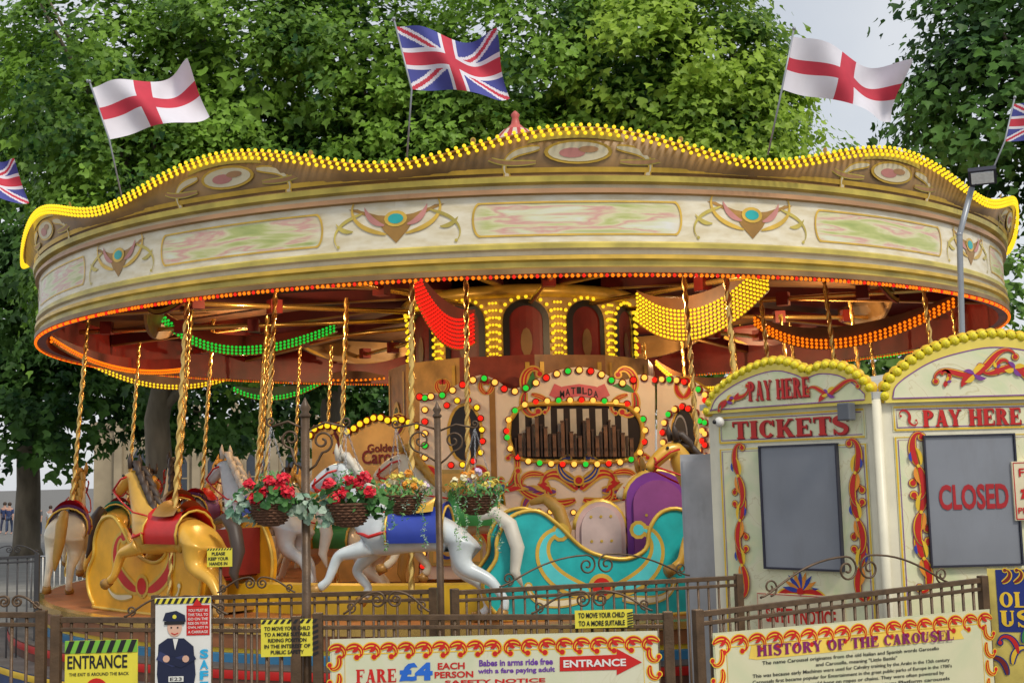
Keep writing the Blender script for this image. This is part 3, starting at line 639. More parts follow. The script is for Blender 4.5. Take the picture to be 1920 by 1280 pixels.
bulbline(PO,[(838,760),(870,748),(895,765),(903,800),(903,845),(880,868),(840,872)],.15,.034,[R_b,Y_b],org)
bulbline(PO,[(1010,958),(1085,960),(1160,956)],.15,.03,[W_b],org,sm=0)
mb=MB()
mb.ribbon(PO.w,[U(1040,741),U(1060,735),U(1086,731),U(1112,735),U(1133,741)],.16,.01,0)
mb.ribbon(PO.w,[U(1046,722),U(1036,744)],.1,.012,0); mb.ribbon(PO.w,[U(1127,722),U(1137,744)],.1,.012,0)
for (a,b_) in zip('MATILDA',range(7)):
    x=1050+b_*10.5; dy=abs(b_-3)**2*.8
    text(mb,PO.w,a,*U(x,738+dy),*U(x+8,725+dy),.018,1,.02)
mb.build('name_banner',[M('banner_pink',(.72,.16,.2),.5),black],org)
mb=MB()
for q,cx in((-1,985),(1,1188)):
    c=U(cx,735)
    pcurl(mb,PO.w,c,PI/2-q*.3,.5,q*1,q*8,.08,.01,0,1,2); pcurl(mb,PO.w,c,-PI/2+q*.4,.45,-q*1,-q*7,.08,.012,0,1,3); petal(mb,PO.w,c,PI/2+q*.8,.3,.09,.014,3)
    pcurl(mb,PO.w,(c[0]-q*.08,c[1]-.03),(PI if q>0 else 0)+q*.2,.4,q*.5,q*7,.05,.016,0,1,2)
for cx,q in((968,-1),(1200,1)):
    c=U(cx,880); pcurl(mb,PO.w,c,-PI/2,.4,q*1,q*8,.08,.01,0,1,3); pcurl(mb,PO.w,c,PI/2+q*.4,.3,-q*1,-q*8,.06,.014,0,1,2)
for cx in(830,912):
    for q in(-1,1): pcurl(mb,PO.w,U(cx,738),PI/2-q*1.2,.3,q*2,q*8,.05,.01,0,1,2)
c=U(1085,900)
for q in(-1,1):
    h0=0 if q>0 else PI
    pcurl(mb,PO.w,(c[0]+q*.02,c[1]-.12),h0+q*.95,.62,-q*.6,-q*7.2,.12,.012,0,1,2)
    pcurl(mb,PO.w,(c[0]+q*.02,c[1]-.02),h0+q*.2,.5,q*1.2,q*6.8,.08,.018,0,4,2)
    pcurl(mb,PO.w,(c[0]+q*.3,c[1]-.14),h0+q*.1,.62,-q*.6,-q*6,.1,.022,0,5,1)
    pcurl(mb,PO.w,(c[0]+q*.3,c[1]-.24),h0-q*.1,.75,q*.9,q*4.5,.075,.027,0,1,2)
    pcurl(mb,PO.w,(c[0]+q*.05,c[1]-.25),h0-q*.35,.5,q*.6,q*6,.08,.031,0,1,2)
    pcurl(mb,PO.w,(c[0]+q*.45,c[1]+.08),h0+q*.3,.42,-q*.6,-q*7,.06,.034,0,1,2)
    for L in range(5): petal(mb,PO.w,(c[0]+q*(.35+.1*L),c[1]-.16+.02*L),h0+q*(.9-.2*L),.24,.055,.036+.0005*L,(1,0,5,0,1)[L],-q*.6)
mb.disc(PO.w,c,.07,.045,2,16); mb.disc(PO.w,c,.045,.05,1,16)
for cx in(820,915):
    for cy in(900,960,1020): pcurl(mb,PO.w,U(cx,cy),PI/2,.38,1.5,8,.06,.036,0,1); pcurl(mb,PO.w,U(cx,cy),-PI/2,.38,1.5,8,.06,.038,0,4)
mb.build('scroll_ornament',[gold,red,yellow,green,blue,purple],org)
mb=MB()
for (x0,y0,x1,y1) in((805,880,905,1060),(940,975,1060,1060),(1080,975,1200,1060)):
    mb.slab(PO.w,[U(x0,y1),U(x1,y1),U(x1,y0),U(x0,y0)],0,.03,0); a=U(x0+8,y1-6); b_=U(x1-8,y0+6); mb.rect(PO.w,*a,*b_,.034,1)
mb.build('lower_panel',[M('organ_olive',(.5,.4,.12),.4),M('organ_amber',(.7,.48,.13),.4,0,.2)],org)
mb=MB(); mb.disc(PO.w,U(872,812),.2,.01,0,20,.36); mb.disc(PO.w,U(872,812),.24,.006,1,20,.4); mb.build('left_grille',[black,gold],org)
PW=plane2(1232,16.1,1332,15.4); 
mb=MB(); wt=[(1232,712),(1255,704),(1285,708),(1310,720),(1332,738)]
wq=[tuple(p)[:2] for p in smooth([(*PW.uv(*p),0) for p in wt],4)]
mb.slab(PW.w,[PW.uv(1232,1085)]+wq+[PW.uv(1332,1085)],-.08,0,0,1); c=PW.uv(1283,812)
mb.disc(PW.w,c,.23,.005,1,24,.34); mb.disc(PW.w,c,.19,.009,2,24,.3); mb.disc(PW.w,(c[0]-.05,c[1]),.12,.014,3,20,.24); mb.disc(PW.w,(c[0]-.05,c[1]),.1,.018,4,20,.21)
for q in(-1,1): pcurl(mb,PW.w,(PW.uv(1283,745)),PI/2-q*1.3,.4,q*2,q*7,.07,.01,1,5); pcurl(mb,PW.w,(PW.uv(1283,895)),-PI/2+q*1.2,.4,-q*2,-q*7,.07,.01,1,5)
wg=mb.build('side_wing',[fcream,gold,black,steel,M('drum_skin',(.06,.06,.06),.4),red],org)
bulbline(PW,wt[:1]+[(p[0],p[1]+7) for p in wt[1:]],.13,.036,tri,wg)
bulbline(PW,[(1283,762),(1258,775),(1246,812),(1255,850),(1283,866),(1312,850),(1322,812),(1310,775),(1283,762)],.13,.036,tri,wg,sm=2)
bulbline(PW,[(1326,750),(1326,900)],.14,.034,tri,wg,sm=0)
# gold pediment
PG=plane2(585,17.2,785,16.3)
pd=empty('pediment_panel',PG.w(.7,1.2),'gold pediment board with yellow bulbs and curly red lettering left of the organ','panel')
gt=[(585,812),(600,795),(630,795),(655,805),(680,790),(710,778),(735,785),(755,782),(785,795)]
gq=[tuple(p)[:2] for p in smooth([(*PG.uv(*p),0) for p in gt],4)]
mb=MB(); mb.slab(PG.w,[PG.uv(585,1090)]+gq+[PG.uv(785,1090)],-.06,0,0,1)
for cx,cy,q in((640,830,-1),(745,815,1),(625,850,1)): pcurl(mb,PG.w,PG.uv(cx,cy),PI/2-q*.9,.4,q*1,q*8,.06,.01,1,2)
o=mb.build('board',[M('ped_gold',(.72,.46,.14),.4,0,.25,3),gold,dred],pd)
mb=MB(); text(mb,PG.w,'Golden',*PG.uv(690,848),*PG.uv(745,830),.016,0,.02); text(mb,PG.w,'Carousel',*PG.uv(680,870),*PG.uv(778,840),.018,0,.02); mb.build('lettering',[dred],o)
bulbline(PG,[(p[0],p[1]+4) for p in gt],.12,.04,[Y_b],pd)
for i in range(6):
    a=TC+R_(60*i+15); L=bpy.data.lights.new('added_canopy_glow','POINT'); L.energy=95; L.color=(1,.66,.34); L.shadow_soft_size=.05
    o=bpy.data.objects.new('added_canopy_glow',L); C.objects.link(o); o.location=cc+pol(a,4.6,4.6)  # unseen point lights added to give the bulb strings' warm glow under the canopy
# ------------------------------------------------------------------ flags
def union(u,v):
    x=(u-.5)*2; y=(v-.5); X=abs(x); Yy=abs(y)
    if X<.1 or Yy<.1: return 1
    if X<.17 or Yy<.17: return 2
    d=abs(Yy-X*.5); 
    if d<.035: return 1
    if d<.09: return 2
    return 0
def george(u,v): return 1 if abs(u-.5)<.075 or abs(v-.5)<.11 else 2
fb,fr2,fw=M('flag_blue',(.06,.07,.3),.8,0,.1),M('flag_red',(.55,.04,.07),.8,0,.1),M('flag_white',(.72,.7,.77),.8,0,.05)
def flag(base,ptop,pbot,pr,Y,fun,lab,Yb=None,wob=.1):
    B=at(base[0],base[1],Yb or Y); Tt=at(ptop[0],ptop[1],Y); Bo=at(pbot[0],pbot[1],Y); Rr=at(pr[0],pr[1],Y+.25)
    root=empty('flag',B,lab,'flag','flags flying round the canopy edge')
    mb=MB(); d=(Tt-Bo).normalized(); mb.tube([B,Bo,Tt+d*.06],.010,6); mb.ball(Tt+d*.08,.02,0); mb.build('flag_pole',[M('pole_grey',(.3,.32,.35),.4,.3)],root)
    mb=MB(); nu,nv=96,60; up=Tt-Bo; al=Rr-Tt; vs=[]
    for i in range(nu+1):
        for j in range(nv+1):
            u,v=i/nu,j/nv; p=Bo+up*v*(1-.1*u)+al*u; p=p+Vector((.02*math.sin(v*5+u*3)*u,wob*math.sin(u*8+v*2.5)*u**.5+.03*math.sin(u*15-v*4)*u,.06*math.sin(u*6.5+v)*u**.7)); vs.append(p)
    mb.v=[tuple(p) for p in vs]; mb.uv=[(0,0)]*len(vs)
    for i in range(nu):
        for j in range(nv):
            a=i*(nv+1)+j; mb.f.append((a,a+nv+1,a+nv+2,a+1)); mb.m.append(fun((i+.5)/nu,(j+.5)/nv)); mb.sm.append(True)
    mb.build('flag_cloth',[fb,fr2,fw],root)
flag((228,368),(172,165),(205,262),(352,118),13.2,george,'white flag with red cross, left of the two',13.3,.16)
flag((763,295),(742,50),(772,168),(925,62),11.6,union,'red, white and blue crossed flag above the middle of the canopy',11.7,.15)
flag((1440,290),(1486,68),(1466,168),(1700,122),12,george,'white flag with red cross, right of the two',12.1,.18)
flag((1850,345),(1900,195),(1884,265),(2030,200),14,union,'red, white and blue crossed flag cut by the right edge',13.9)
flag((-60,470),(-100,270),(-80,350),(28,300),16.8,union,'red, white and blue crossed flag cut by the left edge',17)
# ------------------------------------------------------------------ KIOSK
A=at(1650,900,9.0); A=Vector((A.x,A.y,0)); P2=Plane((A.x,A.y),0); P1=Plane((A.x-1.5*.7071,A.y+1.5*.7071),R_(-45)); W1=1.5; W2=1.62
kb=empty('ticket_kiosk',A+Vector((0,.9,0)),'cream and pale green ticket kiosk with red scrolls, grey shutters and yellow bulbs','kiosk')
zc=P2.uv(1655,748)[1]
Lc=P1.w(0,0); corners=[Lc,A,A+Vector((W2,0,0)),A+Vector((W2+.6,1.1,0)),A+Vector((W2,2.2,0)),A+Vector((-.3,2.1,0))]
mb=MB(); n_=len(corners); mb.add([c for c in corners]+[c+Vector((0,0,zc)) for c in corners],[(i,(i+1)%n_,n_+(i+1)%n_,n_+i) for i in range(n_)]+[tuple(range(n_,2*n_))],0)
kwhite=M('kiosk_white',(.8,.75,.58),.4,0,.06,grime=.25); mb.build('body',[kwhite],kb)
mb=MB(); cen=sum(corners,Vector())/n_; outc=[cen+(c-cen)*1.04 for c in corners]
mb.add([c+Vector((0,0,zc+.002)) for c in outc]+[c+Vector((0,0,zc+.05)) for c in outc]+[cen+Vector((0,0,zc+.3))],[(i,(i+1)%n_,n_+(i+1)%n_,n_+i) for i in range(n_)]+[(n_+i,n_+(i+1)%n_,2*n_) for i in range(n_)],0)
mb.build('roof',[M('roof_grey',(.5,.5,.46),.5,grime=.4)],kb)
mb=MB(); mb.tube([A+Vector((0,-.02,0)),A+Vector((0,-.02,zc))],.035,10); mb.build('corner_post',[kwhite],kb)
ornO=M('orn_outline',(.3,.03,.12),.5); orng=M('orn_orange',(.85,.3,.03),.4)
def scroll2(mb,P,s,h,L,k0,k1,w_,off,p=2):
    pcurl(mb,P.w,s,h,L,k0,k1,w_*1.3,off,1,2,None,e=w_*.1,p=p); pcurl(mb,P.w,s,h,L,k0,k1,w_*.9,off+.004,None,0,None,p=p)
def gable(P,pts,word,wb,scr,rr):
    q=[tuple(p)[:2] for p in smooth([(*P.uv(*p),0) for p in pts],5)]; lo=zc-.03
    base=[(q[-1][0],lo),(q[0][0],lo)]
    mb=MB(); mb.slab(P.w,q+base,.0,.05,0,1)
    cxx=(q[0][0]+q[-1][0])/2; 
    ins=[(x*.93+cxx*.07,(y-lo)*.8+lo+.015) for x,y in q]; mb.poly(P.w,ins+[(ins[-1][0],lo+.03),(ins[0][0],lo+.03)],.054,2)
    ib=ins+[(ins[-1][0],lo+.03),(ins[0][0],lo+.03),ins[0]]
    mb.ribbon(P.w,ib,.008,.057,3)
    o=mb.build('gable_board',[M('gable_yellow',(.85,.68,.12),.4),kwhite,marb,purple],kb)
    if word:
        mb=MB(); serif(mb,P.w,word,*P.uv(*wb[0]),*P.uv(*wb[1]),.066,0,1); mb.build('lettering',[red,dred],o)
    mb=MB()
    for x,y,h,L,k0,k1,w_ in scr:
        scroll2(mb,P,P.uv(x,y),R_(h),L,k0,k1,w_,.060); petal(mb,P.w,P.uv(x,y),R_(h+180),L*.35,w_*1.1,.066,0,.9); petal(mb,P.w,P.uv(x,y),R_(h+60),L*.28,w_*.8,.067,2,-1.2); petal(mb,P.w,P.uv(x,y),R_(h-70),L*.25,w_*.7,.068,3,1.2)
    mb.build('scroll_ornament',[red,ornO,yellow,purple],o)
    put_bulbs(resample([P.w(x,y+.02,.035) for x,y in q],.07),rr,[Yd_b],o,P.n,yellow)
gable(P1,[(1330,775),(1342,745),(1375,716),(1420,692),(1462,682),(1495,690),(1520,700),(1548,690),(1585,694),(1615,712),(1640,738)],'PAY HERE',((1412,752),(1525,706)),
   [(1372,752,20,.26,-1,7,.035),(1385,748,200,.2,-1,7,.03),(1560,738,10,.3,1.5,-8,.035),(1560,738,170,.2,-1.5,8,.03)],.035)
gable(P2,[(1656,748),(1662,722),(1690,695),(1735,665),(1790,645),(1850,633),(1910,638),(1965,655),(2010,680),(2045,712),(2055,740)],None,None,
   [(1820,703,15,.4,2.0,-9,.048),(1820,703,195,.34,-2,9,.045),(1895,692,165,.28,2,-8,.045),(1895,692,-15,.32,-2,8,.045),(1770,716,40,.14,2,8,.03),(1862,690,80,.16,-2,-8,.03)],.036)
def column(P,px,py0,py1,nu,par,flip=1,width=1):
    mb=MB(); a=P.uv(px,py0); b_=P.uv(px,py1); H=(a[1]-b_[1])/nu; u=a[0]
    for i in range(nu):
        c=(u,a[1]-H*(i+.5)); q=flip*(1 if i%2 else -1); w_=.055*width; o_=.012+.0006*i
        scroll2(mb,P,c,PI/2-q*.45,H*.92,q*.9,q*21,w_,o_,6); scroll2(mb,P,c,-PI/2-q*.45,H*.92,q*.9,q*21,w_,o_+.0065,6)
        petal(mb,P.w,(c[0]-q*.02,c[1]+H*.02),PI/2+q*.25,H*.42,w_*.55,o_+.013,2,-q*.9)
        petal(mb,P.w,(c[0]+q*.02,c[1]-H*.02),-PI/2+q*.25,H*.42,w_*.55,o_+.0135,4,-q*.9)
        petal(mb,P.w,(c[0]+q*.045,c[1]+H*.1),PI/2-q*.6,H*.22,w_*.4,o_+.014,3,q*1.0)
        mb.disc(P.w,c,.013,o_+.016,2,10)
    mb.build('scroll_ornament',[red,ornO,yellow,blue,orng],par)
def face(P,xl,xr,header,hbox,window,hd):
    z0=.1; uL=P.uv(xl,900)[0]; uR=P.uv(xr,900)[0]; zt=P.uv(*hd[0])[1]; zb=P.uv(*hd[1])[1]
    mb=MB(); mb.rect(P.w,uL,zb,uR,zt,.006,0); mb.rect(P.w,uL,z0,uR,zb-.03,.006,0)
    for (a,b_,c_,d_) in((uL,zb,uR,zt),(uL,z0,uR,zb-.03)):
        for k_,(o1,wd,mi) in enumerate(((.012,.014,1),(.03,.006,2))):
            mb.ribbon(P.w,[(a+o1,b_+o1),(c_-o1,b_+o1),(c_-o1,d_-o1),(a+o1,d_-o1),(a+o1,b_+o1)],wd,.009+.001*k_,mi)
    o=mb.build('painted_panel',[marb,yellow,purple],kb)
    mb=MB(); serif(mb,P.w,header,*P.uv(*hbox[0]),*P.uv(*hbox[1]),.016,0,1); mb.build('lettering',[red,dred],o)
    (x0,y0),(x1,y1)=window; a=P.uv(x0,y1); b_=P.uv(x1,y0)
    mb=MB(); mb.slab(P.w,[(a[0],a[1]),(b_[0],a[1]),(b_[0],b_[1]),(a[0],b_[1])],.0,.03,0)
    sh=mb.build('shutter',[grey],kb,bevel=.004)
    mb=MB(); e=.012
    for (p,q_) in(((a[0]-e,a[1]-e),(b_[0]+e,a[1])),((a[0]-e,b_[1]),(b_[0]+e,b_[1]+e)),((a[0]-e,a[1]),(a[0],b_[1])),((b_[0],a[1]),(b_[0]+e,b_[1]))):
        mb.slab(P.w,[p,(q_[0],p[1]),q_,(p[0],q_[1])],.0,.045,0)
    mb.build('frame',[dgrey],sh)
    return o,sh
f1,sh1=face(P1,1352,1630,'TICKETS',((1376,823),(1592,778)),((1440,833),(1570,1062)),((1490,772),(1490,827)))
f2,sh2=face(P2,1680,2040,'PAY HERE',((1730,800),(1912,764)),((1746,815),(1896,1060)),((1800,757),(1800,806)))
mb=MB(); text(mb,P2.w,'CLOSED',*P2.uv(1759,956),*P2.uv(1886,905),.036,0,.03); mb.build('lettering',[M('closed_red',(.42,.015,.02),.4)],sh2)
column(P1,1385,850,1100,3,kb,1,.9); column(P1,1604,842,1105,3,kb,-1,.95); column(P2,1717,830,1090,3,kb,1,1.0); column(P2,1960,980,1080,1,kb,-1,1.1)
mb=MB(); pcurl(mb,P2.w,P2.uv(1703,793),R_(60),.18,2,9,.022,.014,None,0); pcurl(mb,P2.w,P2.uv(1703,780),R_(250),.14,2,9,.02,.016,None,0); mb.build('scroll_ornament',[red],f2)
mb=MB(); c=P1.uv(1503,1108)
for i in range(9):
    a=R_(10+20*i); petal(mb,P1.w,c,a,.16,.035,.012+.0004*i,i%2,0)
for q in(-1,1): pcurl(mb,P1.w,(c[0],c[1]-.01),(0 if q>0 else PI)+q*.3,.34,-q*1,-q*7,.04,.012,3,2)
mb.disc(P1.w,c,.03,.02,2,12); mb.build('shell_ornament',[blue,orng,red,yellow],kb)
mb=MB(); a=P1.uv(1425,1195); b_=P1.uv(1585,1118); mb.slab(P1.w,[a,(b_[0],a[1]),b_,(a[0],b_[1])],.01,.02,0); mb.ribbon(P1.w,[(a[0]+.01,a[1]+.01),(b_[0]-.01,a[1]+.01),(b_[0]-.01,b_[1]-.01),(a[0]+.01,b_[1]-.01),(a[0]+.01,a[1]+.01)],.006,.023,1)
text(mb,P1.w,'SAFETY NOTICE',*P1.uv(1440,1164),*P1.uv(1570,1145),.024,1,.03); mb.build('notice_plate',[cream,red],kb)
mb=MB(); a=P2.uv(1899,975); b_=P2.uv(2010,862); mb.slab(P2.w,[a,(b_[0],a[1]),b_,(a[0],b_[1])],.01,.05,0); mb.ribbon(P2.w,[(a[0]+.01,a[1]+.01),(b_[0]-.01,a[1]+.01),(b_[0]-.01,b_[1]-.01),(a[0]+.01,b_[1]-.01),(a[0]+.01,a[1]+.01)],.008,.053,1)
text(mb,P2.w,'FARE',*P2.uv(1905,893),*P2.uv(1960,876),.056,1,.02); text(mb,P2.w,'£4',*P2.uv(1908,935),*P2.uv(1965,902),.056,1,.03); text(mb,P2.w,'PER PERSON',*P2.uv(1904,962),*P2.uv(2000,948),.056,1,.02); mb.build('notice_plate',[cream,red],kb)
mb=MB(); mb.box(P1.w(P1.uv(1600,772)[0],P1.uv(1600,772)[1],.1),(.1,.1,.13),0,Matrix.Rotation(R_(-45),3,'Z')); mb.build('wall_lamp',[M('lamp_grey',(.12,.13,.15),.4)],kb,bevel=.01)
mb=MB(); mb.ball(P1.w(*P1.uv(1356,791),.05),.042,0,12,8); mb.ball(P1.w(*P1.uv(1352,791),.09),.018,1,8,6); mb.build('camera_dome',[white,black],kb)
PC=Plane(at(1312,900,10.6).to_tuple()[:2],R_(-12)); mb=MB(); a=PC.uv(1287,1150); b_=PC.uv(1345,850)
mb.slab(PC.w,[(a[0],0),(b_[0],0),b_,(a[0],b_[1])],-.5,0,0); mb.slab(PC.w,[(a[0]+.02,.3),(b_[0]-.02,.3),(b_[0]-.02,b_[1]-.05),(a[0]+.02,b_[1]-.05)],.0,.012,1)
mb.build('metal_cabinet',[M('cabinet_grey',(.42,.43,.46),.45),M('cabinet_door',(.46,.47,.5),.45,grime=.3)],label='tall plain grey metal cabinet at the left side of the ticket kiosk',cat='cabinet')
# floodlight
fl=empty('floodlight',at(1804,640,11.5).xy.to_3d(),'floodlight on a bent grey pole rising behind the ticket kiosk','floodlight')
mb=MB(); p=[at(1804,640,11.5),at(1799,440,11.5),at(1822,352,11.5)]; mb.tube([Vector((p[0].x,p[0].y,0))]+p,.028,10); mb.ball(p[1],.032,0); mb.build('pole',[MATS['pole_grey']],fl)
mb=MB(); hc=at(1842,330,11.4); rot=Matrix.Rotation(R_(-22),3,'Z')@Matrix.Rotation(R_(-38),3,'X'); mb.box(hc,(.25,.18,.05),0,rot); mb.tube([p[2],hc],.015,6,0)
for i in range(6): mb.box(hc+rot@Vector((-.1+.04*i,0,.035)),(.006,.15,.03),0,rot)
h=mb.build('lamp_head',[dgrey],fl); mb=MB(); mb.box(hc+rot@Vector((0,0,-.028)),(.2,.135,.006),0,rot); mb.build('lens',[M('led_lens',(.8,.84,.88),.2,0,.1,30)],h)
# ------------------------------------------------------------------ FENCES
def fence(P,xl,xr,ytl,ytr,lab,grp,sp=.085,second=.06,scroll=None,posts=(1,1),mat=iron,r0=.012,name='metal_fence',zlo=.12):
    a=P.uv(xl,ytl); b_=P.uv(xr,ytr)
    root=empty(name,P.w((a[0]+b_[0])/2,0),lab,'fence',grp)
    f=lambda u:a[1]+(b_[1]-a[1])*(u-a[0])/(b_[0]-a[0])
    def rail(z,nm,h=.032):
        mb=MB(); mb.slab(P.w,[(a[0],f(a[0])-z-h),(b_[0],f(b_[0])-z-h),(b_[0],f(b_[0])-z),(a[0],f(a[0])-z)],-.014,.014); mb.build(nm,[mat],root,bevel=.003)
    rail(0,'top_rail'); rail(second,'rail',.022); 
    mb=MB(); mb.slab(P.w,[(a[0],zlo),(b_[0],zlo),(b_[0],zlo+.03),(a[0],zlo+.03)],-.014,.014); mb.build('rail',[mat],root)
    mb=MB(); n_=max(2,int((b_[0]-a[0])/sp))
    for i in range(1,n_):
        u=a[0]+(b_[0]-a[0])*i/n_; mb.tube([P.w(u,zlo+.02),P.w(u,f(u)-.02)],r0*.8,6)
    mb.build('bars',[mat],root)
    for s_,u in zip(posts,(a[0],b_[0])):
        if s_:
            mb=MB(); mb.slab(P.w,[(u-.028,0),(u+.028,0),(u+.028,f(u)+.012),(u-.028,f(u)+.012)],-.025,.025); mb.build('post',[mat],root,bevel=.004)
    if scroll:
        for (cx,w_,h_) in scroll:
            c=P.uv(cx,(ytl+ytr)/2)[0]; z=f(c); 
            for q in(-1,1):
                mb=MB(); r1=h_*.36; sc=(c+q*(r1+.006),z+h_-r1)
                e=(c+q*w_/2,z+.012); bz=[]
                for i in range(14):
                    t=i/14; p0=e; p1=(c+q*w_*.42,z+h_*.15); p2=(c+q*w_*.3,z+h_*1.0); p3=(sc[0],sc[1]+r1)
                    bz.append(tuple(p0[k]*(1-t)**3+3*p1[k]*t*(1-t)**2+3*p2[k]*t*t*(1-t)+p3[k]*t**3 for k in(0,1)))
                mb.tube([P.w(*p) for p in bz+spiral(*sc,r1,PI/2,(1.6 if q<0 else -1.6)*-1,30)],.007,6)
                r2=h_*.24; mb.tube([P.w(*p) for p in spiral(e[0]-q*r2*1.4,e[1]+r2+.004,r2,-PI/2,-q*1.4,22)],.006,6)
                mb.build('scroll',[mat],root)
    return root
PF=Plane(at(575,900,7.2).to_tuple()[:2],0)
g1='brown iron fence panels in front of the carousel'
fence(PF,-60,78,1146,1147,'brown iron fence panel at the bottom left edge',g1,scroll=[(20,.36,.09)])
fence(PF,106,556,1156,1158,'brown iron fence panel behind the yellow entrance sign',g1,scroll=[(330,.6,.12)])
fence(PF,596,1252,1152,1150,'brown iron fence panel carrying the fare sign',g1,scroll=[(725,.5,.13),(1110,.7,.13)])
PB=plane2(290,9.2,812,8.8); fence(PB,292,812,1118,1104,'lower brown iron fence panel behind the tall basket post',g1,scroll=[(480,.6,.12)])
PB2=plane2(850,8.6,1385,9.4); fence(PB2,852,1384,1106,1078,'brown iron fence panel sloping up behind the yellow warning strip',g1,scroll=[(1120,1.5,.2)])
PH=plane2(1300,7.2,1860,8.1); fence(PH,1308,1842,1146,1082,'brown iron gate carrying the history board',g1,scroll=[(1612,1.45,.22)])
PE=plane2(1862,8.1,2060,7.9); fence(PE,1864,2060,1080,1075,'brown iron fence panel at the bottom right edge',g1,scroll=[(2000,.4,.12)])
PL=Plane(at(0,1000,14.4).to_tuple()[:2],R_(8)); fence(PL,-60,70,1046,1040,'dark iron fence panel at the left edge in front of the plaza',g1,scroll=[(25,.6,.12)],mat=M('dark_iron',(.05,.05,.055),.5,.2),sp=.1)
def tallpost(px,Y,ytop,lab,brk):
    P=Plane(at(px,900,Y).to_tuple()[:2],0); root=empty('basket_post',P.w(0,0),lab,'post','tall posts holding flower baskets')
    zt=P.uv(px,ytop)[1]; mb=MB(); mb.tube([P.w(0,0),P.w(0,zt)],.026,12); mb.lathe([(.03,zt),(.036,zt+.012),(.02,zt+.03),(.034,zt+.055),(.02,zt+.08),(.006,zt+.11),(0,zt+.12)],c=P.w(0,0),seg=12); mb.build('pole',[iron],root)
    for (bx,by) in brk:
        e=P.uv(bx,by); q=1 if e[0]>0 else -1; L=abs(e[0]); mb=MB()
        mb.tube([P.w(0,e[1]-.02),P.w(q*L*.5,e[1]+.03),P.w(e[0],e[1])],.008,6)
        r1=L*.28; mb.tube([P.w(*p) for p in [(q*.02,e[1]-.25),(q*.06,e[1]-.22)]+spiral(q*L*.42,e[1]-.02-r1*.9,r1,-PI/2,q*1.5,30)],.008,6)
        mb.tube([P.w(*p) for p in spiral(e[0]+q*.0,e[1]+.03,.03,-PI/2,q*1.2,16)],.007,6)
        mb.build('bracket',[iron],root)
tallpost(573,7.25,782,'tall brown post with round finial holding the two red flower baskets',[(508,800),(648,800)])
tallpost(822,9.0,782,'tall brown post holding the two yellow flower baskets',[(742,802),(890,802)])
# ------------------------------------------------------------------ baskets
wick=M('wicker',(.18,.08,.04),.7,0,.5,40,.8,bscale=60,stretch=(1,1,4))
lf1=leaf_mat('geranium_leaf',(.02,.09,.02),(.10,.26,.06),8,.15); lf2=leaf_mat('variegated_leaf',(.14,.3,.2),(.5,.62,.48),8,.15); lf3=leaf_mat('fern_leaf',(.04,.2,.06),(.2,.44,.12),8,.2)
fl_r=M('petal_red',(.68,.01,.03),.5,0,.4,30); fl_y=M('petal_yellow',(.9,.66,.12),.5,0,.3,30); fl_o=M('petal_orange',(.9,.33,.03),.5,0,.3,30); fl_p=M('petal_lilac',(.66,.5,.66),.5,0,.3,30); fl_c=M('petal_cream',(.85,.76,.5),.5,0,.2,30)
def leafblob(mb,c,n,sz,spread,mi,rnd,shape=0):
    for _ in range(n):
        d=Vector((rnd.gauss(0,1),rnd.gauss(0,1),rnd.gauss(0,1))).normalized(); r=rnd.random()**.4; p=Vector(c)+Vector((d.x*spread[0]*r,d.y*spread[1]*r,d.z*spread[2]*r))
        nrm=(d+Vector((0,-.5,.5))+Vector((rnd.gauss(0,.4),rnd.gauss(0,.4),rnd.gauss(0,.4)))).normalized(); a=nrm.orthogonal().normalized(); a=Matrix.Rotation(rnd.random()*6.28,3,nrm)@a; b=nrm.cross(a); s=sz*rnd.uniform(.6,1.2)
        if shape==0:
            K=9; vs=[p+(a*math.cos(2*PI*k/K)+b*math.sin(2*PI*k/K))*s*(1 if k%3 else .75)+nrm*s*.12*(k%2) for k in range(K)]+[p-nrm*s*.1]
            mb.add(vs,[(K,k,(k+1)%K) for k in range(K)],mi,False)
        else:
            mb.add([p,p+a*s*.5+b*s*.25,p+a*s*1.3,p+a*s*.5-b*s*.25],[(0,1,2,3)],mi,False)
